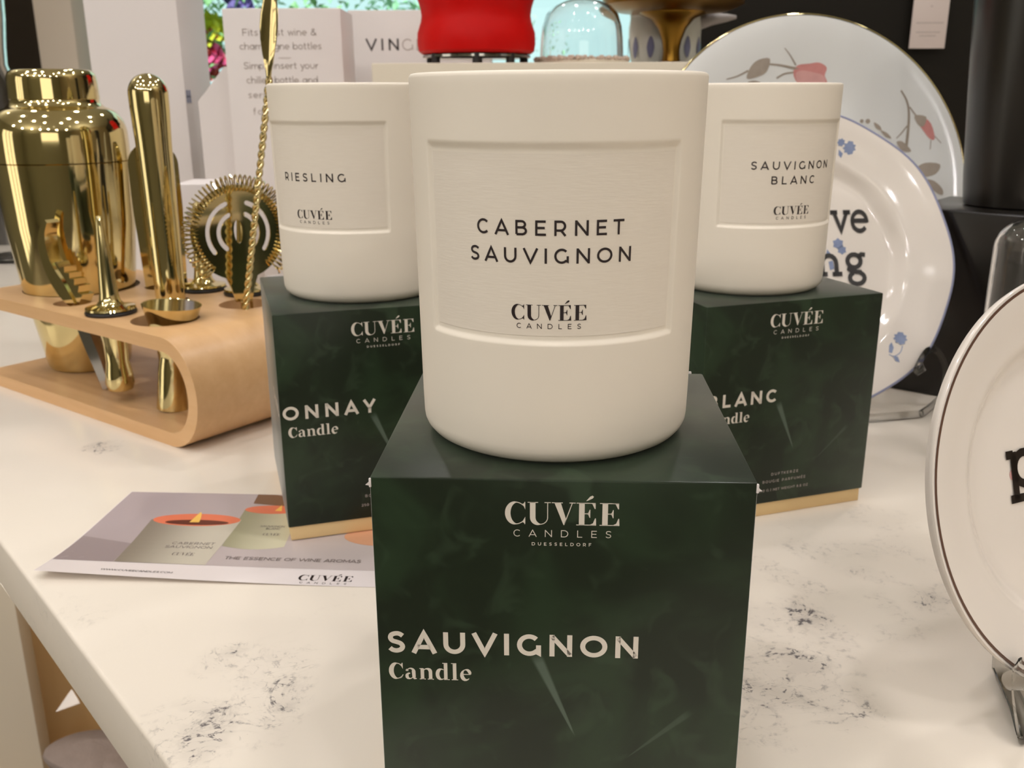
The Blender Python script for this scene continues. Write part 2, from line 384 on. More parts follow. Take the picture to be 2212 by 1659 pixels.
    if ch == 'n': return .66, [[(h, 0), (h, x)], arc(.35, .36, .31-h*.5, .34-h, 180, 0, 10)+[(.66-h, 0)]]
    if ch == 'o': return .72, [o]
    if ch == 'p': return .72, [o, [(h, -.3), (h, x)]]
    if ch == 'g': return .72, [o, [(.72-h, x), (.72-h, 0)]+arc(.38, -.04, .34-h, .24, 0, -140, 8)]
    if ch == 'r': return .42, [[(h, 0), (h, x)], arc(.42, .3, .38-h, .4-h, 175, 88, 6)]
    if ch == 's': return .54, [spline([(.5, .6), (.28, x-h), (.08, .52), (.28, .36), (.48, .2), (.28, h), (.03, .12)], 4)]
    if ch == 't': return .42, [[(.16, .92), (.16, .2)]+arc(.34, .18, .18, .18-h, 190, 280, 5), [(0, x-h), (.38, x-h)]]
    if ch == 'u': return .66, [[(h, x)]+arc(.33, .34, .33-h, .34-h, 180, 360, 10)+[(.66-h, x)]]
    if ch == 'v': return .64, [[(h*.8, x), (.32, h*.6), (.64-h*.8, x)]]
    if ch == 'w': return .96, [[(h*.8, x), (.26, h*.6), (.48, x-h), (.7, h*.6), (.96-h*.8, x)]]
    if ch == 'y': return .64, [[(h*.8, x), (.33, .02)], [(.64-h*.8, x), (.24, -.28), (.06, -.28)]]
    return .5, []
T_, t_ = .235, .036
def didone(ch, w):     # high-contrast roman capitals; items: (pts, widths) strokes or ('p', polygon)
    def hair(a, b): return ([a, b], [t_, t_])
    if ch == 'C':
        A = arc(.46, .5, .46-t_/2, .5-t_/2, 48, 312, 30)
        ws = [t_+(T_-t_)*max(0, -cos(radians(48+264*i/30)))**.9 for i in range(31)]
        A = [(x+wd*.42 if wd > t_ else x, y) for (x, y), wd in zip(A, ws)]
        return .86, [(A, ws), ('p', [(.86, .66), (.86, 1.), (.83, 1.), (.80, .93), (.70, .90), (.80, .80)]), ('p', [(.72, .1), (.86, .34), (.86, .04), (.84, .0), (.8, .08)])]
    if ch == 'U':
        P = [(.215, 1), (.215, .62)]+arc(.53, .32, .315, .32-t_/2, 180, 360, 20)+[(.845, .6), (.845, 1)]
        ws = [T_, T_]+[t_+(T_-t_)*max(0, cos(radians(min(90, (180*i/20)))))**.8 for i in range(21)]+[t_, t_]
        return .98, [(P, ws), hair((0, 1-t_/2), (.44, 1-t_/2)), hair((.71, 1-t_/2), (.98, 1-t_/2))]
    if ch == 'V': return 1.0, [('p', [(.1, 1), (.37, 1), (.62, .22), (.535, 0), (.5, 0)]), ([(.53, .03), (.87, 1)], [t_, t_]), hair((0, 1-t_/2), (.46, 1-t_/2)), hair((.74, 1-t_/2), (1, 1-t_/2))]
    if ch in 'EÉ':
        s = [([(.225, 0), (.225, 1)], [T_, T_]), hair((0, 1-t_/2), (.8, 1-t_/2)), hair((0, t_/2), (.8, t_/2)), hair((.3, .52), (.56, .52)),
             ('p', [(.8, 1), (.5, 1), (.66, .95), (.765, .74), (.8, .74)]), ('p', [(.84, .0), (.82, .32), (.785, .32), (.7, .1), (.5, .0)]), ('p', [(.58, .7), (.555, .7), (.5, .56), (.38, .52), (.5, .48), (.555, .34), (.58, .34)])]
        if ch == 'É': s.append(('p', [(.40, 1.08), (.56, 1.27), (.66, 1.32), (.72, 1.27), (.68, 1.2), (.44, 1.08)]))
        return .84, s
    return didone_low(ch)
def didone_low(ch):
    T = .23; t = .05; x = .70
    if ch == 'a':
        return .74, [([(.12, .56)]+arc(.34, .5, .2, .17, 150, 0, 8)+[(.56, .12), (.6, .04), (.72, .04)], [.1]+[t+(T-t)*min(1, (i/8)**2) for i in range(9)]+[T*.9, .1, t]),
                     (arc(.3, .2, .18, .17, 80, 330, 10), [t, t+.05, .12, .18, .2, .2, .16, .1, .06, t, t]), ('p', [(.06, .5), (.22, .5), (.22, .6), (.12, .64), (.06, .58)])]
    if ch == 'n':
        return .92, [([(.2, 0), (.2, x-.02)], [T*.95, T*.95]), (arc(.48, .48, .22, .19, 170, 0, 8)+[(.70, 0)], [t, t, t, t+.02, .1, .15, .2, T*.95, T*.95, T*.95]),
                     ([(.02, .025), (.4, .025)], [t, t]), ([(.52, .025), (.9, .025)], [t, t]), ([(.02, x-.025), (.26, x-.025)], [t, t])]
    if ch == 'd':
        return .86, [([(.62, 0), (.62, 1.06)], [T*.95, T*.95]), (arc(.36, .35, .25, .32, 60, 300, 14), [t, t, .08, .14, .19, .22, T, T, T, .22, .19, .14, .08, t, t]),
                     ([(.42, 1.035), (.66, 1.035)], [t, t]), ([(.62, .025), (.86, .025)], [t, t])]
    if ch == 'l': return .44, [([(.21, 0), (.21, 1.06)], [T*.95, T*.95]), ([(.0, 1.035), (.26, 1.035)], [t, t]), ([(.02, .025), (.42, .025)], [t, t])]
    if ch == 'e':
        ws = [.12]+[T*.85, T*.8, .15, .08, t, .08, .14, .2, T, T, .22, .17, .11, .07, t]
        return .72, [([(.14, .38)]+[(.64, .38)], [t, t]), (arc(.37, .35, .26, .32, 5, 315, 15), ws)]
    return .4, []
def bold_serif(ch, w):
    if ch == 'C':
        A = arc(.5, .5, .45, .47, 48, 312, 30)
        ws = [.05+.25*max(0, -cos(radians(48+264*i/30)))**.8 for i in range(31)]
        A = [(x+wd*.38 if wd > .06 else x, y) for (x, y), wd in zip(A, ws)]
        return .9, [(A, ws), ('p', [(.88, .62), (.88, 1.), (.83, 1.), (.80, .93), (.66, .92), (.8, .78)]), ([(.7, .07), (.8, .14), (.89, .28)], [.09, .07, .04])]
    return didone_low(ch)
def typed(ch, w):
    h = w/2; x = .72
    sl = lambda a, b, y: [(a, y), (b, y)]
    if ch == 'v': return .9, [[(.14, x), (.45, .05), (.76, x)], sl(0, .32, x-h*.6), sl(.58, .9, x-h*.6)]
    if ch == 'e': return .8, [[(.1, .38), (.72, .38)]+arc(.4, .36, .33, .33, 4, 320, 18)]
    if ch == 'n': return .94, [[(.2, 0), (.2, x)], arc(.46, .4, .26, .28, 165, 0, 8)+[(.72, 0)], sl(.02, .2, x-h*.6), sl(.04, .38, h*.6), sl(.56, .92, h*.6)]
    if ch == 'g': return .8, [arc(.34, .48, .24, .22, 0, 360, 18), [(.5, .62), (.62, .7), (.76, .68)], [(.18, .3), (.14, .2), (.24, .12), (.54, .1)]+arc(.42, -.1, .27, .2, 60, -240, 16)]
    if ch == 'p': return .9, [[(.2, -.28), (.2, x)], arc(.48, .36, .28, .32, 0, 360, 18), sl(.0, .2, x-h*.6), sl(.03, .4, -.28+h*.6)]
    return .5, []
ROUND = set('CGOQSeocdbpqg0&28'); DIAG = set('AVWYTvwyKX')
def ribbon(mb, pts, ws, f):
    P = [pts[0]]; Wd = [ws[0]]
    for i in range(1, len(pts)):               # subdivide so strokes follow curved surfaces
        a, b = P[-1], pts[i]; L = hypot(b[0]-a[0], b[1]-a[1])
        if L < 1e-6: continue
        n = max(1, int(L/.22)); wa, wb = Wd[-1], ws[i]
        for k in range(1, n+1):
            s = k/n; P.append((a[0]+(b[0]-a[0])*s, a[1]+(b[1]-a[1])*s)); Wd.append(wa+(wb-wa)*s)
    n = len(P); closed = n > 3 and hypot(P[0][0]-P[-1][0], P[0][1]-P[-1][1]) < 1e-6
    vs = []
    for i in range(n):
        a = P[i-1] if i > 0 else (P[-2] if closed else None); b = P[i+1] if i < n-1 else (P[1] if closed else None)
        d1 = Vector((P[i][0]-a[0], P[i][1]-a[1])).normalized() if a else None
        d2 = Vector((b[0]-P[i][0], b[1]-P[i][1])).normalized() if b else None
        if d1 is None: d1 = d2
        if d2 is None: d2 = d1
        n1 = Vector((-d1.y, d1.x)); n2 = Vector((-d2.y, d2.x)); mm = n1+n2
        mm = n1 if mm.length < .1 else mm.normalized()
        k = Wd[i]/2/max(.5, mm.dot(n1))
        vs += [f(P[i][0]+mm.x*k, P[i][1]+mm.y*k), f(P[i][0]-mm.x*k, P[i][1]-mm.y*k)]
    mb.add(vs, [(2*i+1, 2*i+3, 2*i+2, 2*i) for i in range(n-1)])
def text(mb, s, font, cap, u0, u1, v0, f, w=.15, align=None):
    """letters of cap height `cap` fitted between u0 and u1 on baseline v0, mapped to space by f(u, v)."""
    G = []
    for ch in s:
        W, st = font(ch, w); sb = .05 if ch in ROUND else (-.01 if ch in DIAG else .09)
        G.append((W, st, sb))
    nat = sum(g[0] for g in G)+sum(G[i][2]+G[i+1][2] for i in range(len(G)-1))
    span = (u1-u0)/cap
    track = (span-nat)/max(1, len(G)-1)
    sq = 1.
    if track < -.04 and len(G) > 1: track = -.04; sq = span/(nat+track*(len(G)-1))
    x = 0
    for i, (W, st, sb) in enumerate(G):
        if i: x += G[i-1][2]+sb+track
        g = lambda a, b, x=x: f(u0+cap*sq*(x+a), v0+cap*b)
        for k in st:
            if isinstance(k, list): ribbon(mb, k, [w]*len(k), g)
            elif isinstance(k[0], str): mb.fill(k[1], g)
            else: ribbon(mb, k[0], list(k[1])[:len(k[0])]+[k[1][-1]]*(len(k[0])-len(k[1])), g)
        x += W
    return mb
def flatmap(o, u, v, off=0.):
    o, u, v = Vector(o), Vector(u).normalized(), Vector(v).normalized(); n = u.cross(v)*off
    return lambda a, b: o+u*a+v*b+n

# ------------------------------------------------------------------ table
E_ = Vector((-.65, .76, 0)).normalized(); A_ = Vector((-.213, .1913, 0)); Pn = Vector((E_.y, -E_.x, 0))
table = thing('display_table', 'white veined quartz display table that everything stands on', 'table', A_)
c0, c1, c2, c3 = (-E_*1.3), (E_*1.95), (E_*1.95+Pn*1.9), (-E_*1.3+Pn*1.9)
mb = MB(); bm = bmesh.new()
top = [bm.verts.new(c) for c in (c0, c3, c2, c1)]; bm.faces.new(top)
ex = bmesh.ops.extrude_face_region(bm, geom=bm.faces[:]); SLAB = .031
for v in [g for g in ex['geom'] if isinstance(g, bmesh.types.BMVert)]: v.co.z -= SLAB
bmesh.ops.recalc_face_normals(bm, faces=bm.faces[:]); bmesh.ops.bevel(bm, geom=bm.edges[:], offset=.0018, segments=3, affect='EDGES', profile=.5)
bm.verts.index_update(); mb.add([v.co.copy() for v in bm.verts], [[v.index for v in f.verts] for f in bm.faces]); bm.free()
build('table_top', mb, 'quartz', table)
# white side panel and tan back board of the table's base
mb = MB(); p0 = at(45, 1380, .60); mb.rbox(-.55, 0, 0, .02, -.868, -.0325, .001, T=Matrix.Translation(Vector((p0.x, p0.y, 0))-A_) )
build('side_panel', mb, 'panel', table)
mb = MB(); mb.rbox(-.5, .8, .0, .018, -.868, -.0325, .001, T=Matrix.Translation(Vector((-.3, .74, 0))-A_))
build('back_board', mb, 'tan_wood', table)
mb = MB(); mb.rbox(-.62, .62, -.26, .055, -.62, -.60, .002, T=Matrix.Translation(Vector((.04, .68, 0))-A_)); build('lower_shelf', mb, 'tan_wood', table)
mb = MB(); mb.rbox(-.02, .6, -.012, .012, -.8685, -.0325, .001, T=Matrix.Translation(Vector((.1, 1.3, 0))-A_)); build('rear_support', mb, 'panel', table)
mb = MB(); mb.rbox(-.02, .02, -.3, .3, -.8685, -.0325, .001, T=Matrix.Translation(Vector((.75, .55, 0))-A_)); build('side_support', mb, 'panel', table)

# things kept on the shelf under the table
SH = -.60
p = at(150, 1600, .58)
t = thing('paper_towel_post', 'cream upright plastic post behind the grey plush bundle under the table', 'post', (p.x+.002, .68, SH))
mb = MB(); mb.lathe([(.03, 0), (.03, .008), (.012, .012), (.012, .36), (.010, .365)], 32); build('post', mb, 'cream_post', t)
p = at(190, 1600, .56)
t = thing('plush_bundle', 'dark grey soft plush bundle with a drooping lobe on the shelf under the table edge', 'soft toy', (p.x+.03, .56, SH))
def blob(cx, cy, cz, rx, ry, rz, seed):
    r2 = random.Random(seed); ph = [r2.uniform(0, 6) for _ in range(4)]
    def f(a, b):
        th = 2*pi*a; fi = -pi/2+pi*b; k = 1+.06*sin(3*th+ph[0])*cos(fi)+.05*sin(5*fi+ph[1])+.04*sin(4*th+ph[2])*cos(fi)
        return (cx+rx*k*cos(fi)*cos(th), cy+ry*k*cos(fi)*sin(th), cz+rz*k*sin(fi))
    return f
mb = MB(); mb.grid(32, 18, blob(.0, .0, .09, .085, .06, .09, 1)); mb.grid(32, 18, blob(.035, .02, .22, .05, .045, .12, 5)); build('body', mb, 'fabric', t)
mb = MB(); q0 = at(185, 1632, .53); mb.grid(32, 16, blob(q0.x-t.location.x+.008, -.03, q0.z-SH, .045, .03, .018, 2)); build('lobe', mb, 'fabric', t)
mb = MB(); q0 = at(235, 1668, .52); mb.grid(32, 16, blob(q0.x-t.location.x+.01, -.035, q0.z-SH, .055, .03, .024, 3)); build('lobe', mb, 'fabric', t)
q0, q1, q2, q3 = at(120, 1538, .50), at(172, 1519, .49), at(166, 1505, .50), at(147, 1478, .51)
t = thing('paper_card', 'small white paper card corner poking out under the table edge', 'card', q0)
mb = MB(); mb.fill([(0, 0), (1, 0), (1, .5), (.55, 1), (.4, 1)], lambda a, b: (q0+(q1-q0)*a+(q3-q0)*b*.0+(Vector((q2.x, q2.y, q2.z))-q1)*b*a+(q3-q0)*b*(1-a))-q0)
o = build('sheet', mb, 'white_card', t, smooth=False); md = o.modifiers.new('thick', 'SOLIDIFY'); md.thickness = .0006

# ------------------------------------------------------------------ candle cartons
W, H, BASE = .1, .11275, .0072
FRONT = lambda off=.00008: (lambda a, b: Vector((a-W/2, -W/2-off, b)))
LEFTF = lambda off=.00008: (lambda a, b: Vector((-W/2-off, W/2-a, b)))
def carton(name_txt, nu0, nu1, nz, cu0, cu1, cz, label, x, y, yaw, first_wrap=None, z=0.):
    a = radians(yaw); cx = x+W/2*cos(a)-W/2*sin(a); cy = y+W/2*sin(a)+W/2*cos(a)
    t = thing('candle_carton', label, 'box', (cx, cy, z), a, 'dark green candle cartons')
    mb = MB(); mb.rbox(-W/2+.0009, W/2-.0009, -W/2+.0009, W/2-.0009, 0, BASE+.004, .0005); o = build('base_tray', mb, 'cream_card', t); o['label'] = 'cream cardboard base strip'
    mb = MB(); mb.rbox(-W/2, W/2, -W/2, W/2, BASE, H, .0007); s = build('sleeve', mb, 'green', t)
    F = FRONT()
    mb = MB(); text(mb, 'CUVÉE', didone, .0064, .0353, .0651, .1001, F); text(mb, 'CANDLES', sans, .0020, .0375, .0631, .0966, F, .10); text(mb, 'DUESSELDORF', sans, .00092, .0423, .0579, .0941, F, .17)
    build('brand_lettering', mb, 'cream_ink', s, smooth=False)
    mb = MB(); text(mb, name_txt, sans, .0067, nu0, nu1, nz, F, .205); 
    if first_wrap: text(mb, first_wrap, sans, .0067, W-.0405, W-.0035, nz, LEFTF(), .205)
    build('name_lettering', mb, 'cream_ink', s, smooth=False)
    mb = MB(); text(mb, 'Candle', bold_serif, .0051, cu0, cu1, cz, F); build('candle_lettering', mb, 'cream_ink', s, smooth=False)
    mb = MB(); text(mb, 'DUFTKERZE', sans, .0014, .0426, .0586, .0222, F, .14); text(mb, 'BOUGIE PARFUMÉE', sans, .0014, .0378, .0633, .0184, F, .14); text(mb, '250 G | NET WEIGHT 8.8 OZ', sans, .0013, .0358, .0652, .0137, F, .14)
    build('weight_lettering', mb, 'grey_ink' if False else 'light_ink', s, smooth=False)
    mb = MB(); mb.rbox(-W/2+.004, W/2-.004, W/2-.0004, W/2+.0005, H-.006, H+.0006, .0002); o = build('tuck_flap', mb, 'white_card', s); o['label'] = 'white raw edge of the tuck flap'
    return t, s, (cx, cy)
t, s, k = carton('SAUVIGNON', .0027, .0712, .0608, .0027, .0258, .0525, 'dark green candle carton lettered SAUVIGNON Candle, front one under the largest candle', 0, 0, -2.98)
for sx in (-1, 1):
    T = Matrix.Translation((sx*(W/2-.0001), -W/2+.0002, H-.0018)); mb = MB()
    mb.rbox(-.0003, .00035, -.0003, .0004, -.0011, .0014, .0002, T=T); mb.add([(sx*.0003, 0, .0004), (sx*.0012, -.0003, -.0004), (sx*.0003, 0, -.0007), (sx*.0003, .0005, 0)], [(0, 1, 2), (0, 3, 1), (1, 3, 2), (0, 2, 3)], T)
    o = build('worn_corner', mb, 'white_card', s); o['label'] = 'white scuff at a front corner of the lid'
carton('ONNAY', .0014, .0453, .0619, .0033, .0267, .0532, 'dark green candle carton lettered ONNAY Candle standing on the flyer', -.0713, .19, 17.25, 'CHARD', z=.0006)
carton('BLANC', .0035, .0424, .0618, .0036, .0273, .0532, 'dark green candle carton lettered BLANC beside the blue-rimmed plate', .1286, .2052, 18.66)

# ------------------------------------------------------------------ candles
RB, RT, HC = .0391, .0407, .1004
PH = radians(53.6); PZ0, PZ1, PD = .0346, .0826, .0010
def Rz(z): return RB+(RT-RB)*z/HC
def candle(title, label, x, y, phi, z=H):
    t = thing('candle', label, 'candle', (x, y, z), radians(phi), 'white ceramic candles on green cartons')
    zs = [.0001]+[.0055*(1-cos(radians(a))) for a in (20, 40, 60, 75, 90)]
    rs = [Rz(0)-.0055]+[Rz(0)-.0055+.0055*sin(radians(a)) for a in (20, 40, 60, 75, 90)]
    pr = list(zip(rs, zs)); z_ = .009
    extra = sorted(set([.012, .018, .024, .03]+[PZ0-.0016+.0002*i for i in range(13)]+[.04+.006*i for i in range(7)]+[PZ1-.0014+.0003*i for i in range(12)]+[.088, .093, .0975]))
    pr += [(Rz(v), v) for v in extra]
    pr += [(Rz(HC)-.0012+.0012*cos(radians(a)), HC-.0012+.0012*sin(radians(a))) for a in (0, 30, 60, 90)]
    pr += [(Rz(HC)-.003, HC), (Rz(HC)-.004, HC-.001), (RB-.004, .035), (.03, .03), (.001, .03)]
    ang = []; ed = PH
    nseg = 150
    ang = [-pi+2*pi*i/nseg for i in range(nseg)]
    ang = [a for a in ang if abs(abs(a)-ed) > .05]+[sg*(ed-.045+.0075*i) for i in range(13) for sg in (1, -1)]
    ang.sort(); n = len(ang)
    vs = []
    for j, (r, zz) in enumerate(pr):
        outer = j < len(pr)-9
        for a in ang:
            d = 0
            if outer: d = PD*(1-sm(ed-.026, ed+.008, abs(a)))*sm(PZ0-.0012, PZ0+.0004, zz)*(1-sm(PZ1-.0008, PZ1+.0016, zz))
            vs.append(((r-d)*sin(a), -(r-d)*cos(a), zz))
    fs = [(j*n+i, j*n+(i+1) % n, (j+1)*n+(i+1) % n, (j+1)*n+i) for j in range(len(pr)-1) for i in range(n)]
    fs.append(tuple(range(n))[::-1]); fs.append(tuple((len(pr)-1)*n+i for i in range(n)))
    mb = MB(); mb.add(vs, fs); build('vessel', mb, 'ceramic', t, angle=50)
    cyl = lambda off: (lambda a, b: Vector(((Rz(b)-PD+off)*sin(a/Rz(.06)), -(Rz(b)-PD+off)*cos(a/Rz(.06)), b)))
    mb = MB(); La = (PH-.036)*Rz(.06); f = cyl(.00012); mb.grid(60, 8, lambda a, b: f(-La+2*La*a, .0360+.0452*b)); lb = build('label', mb, 'label', t); lb['label'] = 'white paper label set in the recess'
    f = cyl(.00022); mb = MB()
    for s_, hw, zb in title: text(mb, s_, sans, .0038, -hw, hw, zb, f, .155)
    build('name_lettering', mb, 'black_ink', lb, smooth=False)
    mb = MB(); text(mb, 'CUVÉE', didone, .0040, -.0099, .0099, .0401, f); text(mb, 'CANDLES', sans, .00135, -.0085, .0085, .0379, f, .13); build('brand_lettering', mb, 'black_ink', lb, smooth=False)
    return t
candle([('CABERNET', .0195, .0615), ('SAUVIGNON', .0218, .0546)], 'large white ceramic candle labelled CABERNET SAUVIGNON on the front green carton', .0501, .0442, -5.2)
candle([('RIESLING', .0176, .0571)], 'white ceramic candle labelled RIESLING on the carton at the left', -.0387, .2492, -24, H+.0006)
candle([('SAUVIGNON', .0223, .0612), ('BLANC', .0122, .0544)], 'white ceramic candle labelled SAUVIGNON BLANC in front of the plates', .1602, .2655, 17.2)

# ------------------------------------------------------------------ flyer under the left carton
fa = radians(-3.4); t = thing('flyer', 'printed candle flyer with two burning candles, lying under the ONNAY carton', 'flyer', (-.1785, .1548, 0), fa)
FW, FH = .19, .0985
def fz(a, b): return .0002+.0042*max(0, 1-b/.05)**2*max(0, 1-a/.14)**1.5
def fm(off): return lambda a, b: Vector((a, b, fz(a, b)+off))
def fgrid(name, x0, x1, y0, y1, off, mat, par, nu=24, nv=12):
    mb = MB(); f = fm(off); mb.grid(nu, nv, lambda a, b: f(x0+(x1-x0)*a, y0+(y1-y0)*b)); return build(name, mb, mat, par)
sh = fgrid('sheet', 0, FW, 0, FH, 0, 'fly_white', t)
pic = fgrid('picture', .0005, FW, .0150, FH-.0003, .00008, 'fly_pic', t)
def decal(name, polys, off, mat, par):
    mb = MB(); f = fm(off)
    for P in polys:          # subdivided so that the print follows the curl of the paper
        bm = bmesh.new(); bm.faces.new([bm.verts.new((x, y, 0)) for x, y in P])
        bmesh.ops.triangulate(bm, faces=bm.faces[:]); bmesh.ops.subdivide_edges(bm, edges=bm.edges[:], cuts=9, use_grid_fill=True)
        bm.normal_update(); fl = sum(fc.normal.z for fc in bm.faces) < 0; bm.verts.index_update()
        mb.add([f(v.co.x, v.co.y) for v in bm.verts], [[v.index for v in fc.verts][::-1] if fl else [v.index for v in fc.verts] for fc in bm.faces]); bm.free()
    return build(name, mb, mat, par, smooth=False)
decal('shade', [[(.0006, .0151), (.0006, .0435), (.0285, .0362), (.0292, .0151)]], .00011, 'fly_shade', pic)
decal('brown_bottle', [[(.0714, .0978), (.0817, .0978), (.092, .094), (.0905, .0830), (.0725, .086)]], .00012, 'fly_brown', pic)
decal('printed_candle', [[(.0706, .0785), (.0733, .0358)]+[(.0733+.0303*i/8, .0358-.003*sin(pi*i/8)) for i in range(1, 8)]+[(.1036, .0364), (.1000, .0785)]], .00014, 'fly_c2', pic)
decal('printed_rim', [[(.0853+.0147*cos(radians(a)), .0785+.0052*sin(radians(a))) for a in range(0, 360, 15)]], .00017, 'fly_rim', pic)
decal('printed_flame', [[(.0868, .077), (.0885, .0845), (.0905, .077)]], .00021, 'fly_flame', pic)
decal('printed_candle', [[(.0264, .0640), (.0296, .0151), (.0728, .0151), (.0730, .0655)]], .00016, 'fly_c1', pic)
decal('printed_rim', [[(.0500+.0228*cos(radians(a)), .0643+.0072*sin(radians(a))) for a in range(0, 360, 12)]], .00019, 'fly_rim', pic)
decal('printed_wax', [[(.0512+.0165*cos(radians(a)), .0612+.0030*sin(radians(a))) for a in range(0, 360, 12)]], .00022, 'fly_wax', pic)
decal('printed_flame', [spline([(.0473, .0611), (.0478, .067), (.0488, .0735), (.0512, .067), (.0523, .0613)], 4)], .00025, 'fly_flame', pic)
decal('printed_fruit', [[(.150+.020*cos(radians(a)), .0500+.0105*sin(radians(a))) for a in range(0, 360, 12)]], .00013, 'fly_orange', pic)
f = fm(.00026); mb = MB(); text(mb, 'CABERNET', sans, .0026, .0482, .0693, .0362, f, .13); text(mb, 'SAUVIGNON', sans, .0026, .0464, .0694, .0322, f, .13); text(mb, 'CUVÉE', didone, .0030, .0530, .0635, .0242, f)
build('printed_label_lettering', mb, 'grey_ink', pic, smooth=False); mb = MB()
text(mb, 'SAUVIGNON', sans, .0019, .0850, .0975, .0575, f, .13); text(mb, 'BLANC', sans, .0019, .0888, .0962, .0548, f, .13); text(mb, 'CUVÉE', didone, .0023, .0892, .0977, .0482, f)
build('printed_label_lettering', mb, 'grey_ink', pic, smooth=False)
mb = MB(); text(mb, 'THE ESSENCE OF WINE AROMAS', sans, .0030, .0792, .1440, .0218, f, .15); build('slogan_lettering', mb, 'grey_ink', pic, smooth=False)
f = fm(.0001); mb = MB(); text(mb, 'CUVÉE', didone, .0050, .1190, .1436, .0042, f); text(mb, 'CANDLES', sans, .0015, .1206, .1418, .0014, f, .12); build('brand_lettering', mb, 'black_ink', sh, smooth=False)
mb = MB(); text(mb, 'WWW.CUVEECANDLES.COM', sans, .0017, .0280, .0612, .0052, f, .15); build('web_lettering', mb, 'black_ink', sh, smooth=False)

# ------------------------------------------------------------------ bamboo bar stand and its tools
SO = Vector((-.175, .325, 0)); su, sv = Vector((-.8, .6, 0)), Vector((.6, .8, 0)); SA = atan2(-.6, .8)
def sp_(u, v, z=0.): return SO+su*u+sv*v+Vector((0, 0, z))
DEP, TOPZ, TH = .128, .070, .009
t = thing('bar_tool_stand', 'bent bamboo stand with round holes holding the gold bar tools', 'stand', SO, SA)
OP = at(339, 430, .487); OPu, OPv = (Vector((OP.x, OP.y, 0))-SO).dot(su), (Vector((OP.x, OP.y, 0))-SO).dot(sv)
HOLES = [(-.040, .031, .0215), (-.191, .0600, .0415), (-.085, .020, .0125), (-.139, .023, .0125), (-.089, .0685, .0125), (-.037, .092, .0175), (-.103, .1065, .0105), (-OPu, OPv, .0160)]
mb = MB(); ox = [(-.238, 0), (0, 0), (0, DEP), (-.238, DEP)]
mb.prism(ox, TOPZ-TH, TOPZ, [circle(x, y, r, 36) for x, y, r in HOLES])
prof = [(-.238, 0), (-.238, TH), (0, TH)]
prof += [(.0225*sin(radians(a)), TOPZ/2-(TOPZ/2-TH)*cos(radians(a))) for a in range(8, 180, 8)]+[(0, TOPZ-TH), (0, TOPZ)]
prof += [(.0315*sin(radians(a)), TOPZ/2+(TOPZ/2)*cos(radians(a))) for a in range(8, 180, 8)]+[(0, 0)]
mb.prism(prof, 0, DEP, T=Matrix(((1, 0, 0, 0), (0, 0, -1, DEP), (0, 1, 0, 0), (0, 0, 0, 1))))
build('bent_board', mb, 'bamboo', t, angle=30)

# cocktail shaker
p = sp_(.191, .0585, TH)
t = thing('cocktail_shaker', 'gold cocktail shaker with domed shoulder and cap, left end of the bamboo stand', 'shaker', p)
z0 = TH
mb = MB(); mb.lathe([(.025, 0), (.0285, .0008), (.0300, .003), (.0352, .0353), (.0406, .0679), (.0450, .110), (.0466, .1535), (.0466, .1545), (.0455, .155)], 96); build('body', mb, 'gold', t)
mb = MB(); mb.lathe([(.0455, .1548), (.0468, .1553), (.0469, .160), (.0468, .171)]+[(.0312+.0156*cos(radians(a)), .1725+.0205*sin(radians(a))) for a in range(8, 83, 6)]+[(.0312, .1945), (.0302, .1965), (.0300, .199)], 96); build('lid', mb, 'gold', t)
mb = MB(); mb.lathe([(.0296, .1975), (.0304, .1985), (.0300, .211)]+[(.0245+.0053*cos(radians(a)), .2125+.0062*sin(radians(a))) for a in range(5, 91, 10)]+[(.012, .2192), (.0005, .2194)], 96); build('cap', mb, 'gold', t)

# muddler
p = sp_(.089, .0685, TH); t = thing('muddler', 'tall gold muddler rod with a rounded thicker top, behind the jigger', 'muddler', p)
mb = MB(); mb.lathe([(.0085, 0), (.0096, .0015), (.0100, .05), (.0105, .09), (.0112, .14), (.0118, .17), (.0128, .192)]+[(.0129*cos(radians(a)), .2018+.0129*sin(radians(a))) for a in range(0, 90, 9)]+[(.0005, .2147)], 48)
build('rod', mb, 'gold', t)
# bottle opener behind the muddler
p = sp_(OPu, OPv, TH)
t = thing('bottle_opener', 'flat round-ended gold bottle opener hidden behind the muddler', 'bottle opener', p, radians(22))
mb = MB(); out = [(-.0115, 0), (.0115, 0), (.0145, .05), (.0175, .12)]+[(.0175*cos(radians(a)), .152+.0165*sin(radians(a))) for a in range(0, 181, 12)]+[(-.0175, .12), (-.0145, .05)]
mb.prism(out, -.0025, .0025, [circle(0, .147, .008, 20)], T=Matrix(((1, 0, 0, 0), (0, 0, -1, 0), (0, 1, 0, 0), (0, 0, 0, 1)))); build('plate', mb, 'gold', t)
# jigger
p = sp_(.040, .031, TH); t = thing('jigger', 'gold double jigger with a silver inside, in the front hole nearest the bend', 'jigger', p+Vector((-.001, -.001, .0003)))
tilt = Matrix.Rotation(radians(5.2), 4, 'Y')
mb = MB(); mb.lathe([(.0095, 0), (.0106, .0006), (.0100, .008), (.0090, .028), (.0080, .036), (.0083, .038), (.0130, .052), (.0185, .0705), (.0187, .0708), (.0183, .0708), (.0178, .0700)], 64, tilt); build('cup', mb, 'gold', t)
mb = MB(); mb.lathe([(.0181, .0706), (.0126, .0523), (.0079, .0405), (.0005, .0400)], 64, tilt); o = build('inside', mb, 'steel', t); o['label'] = 'silver inside of the upper cup'
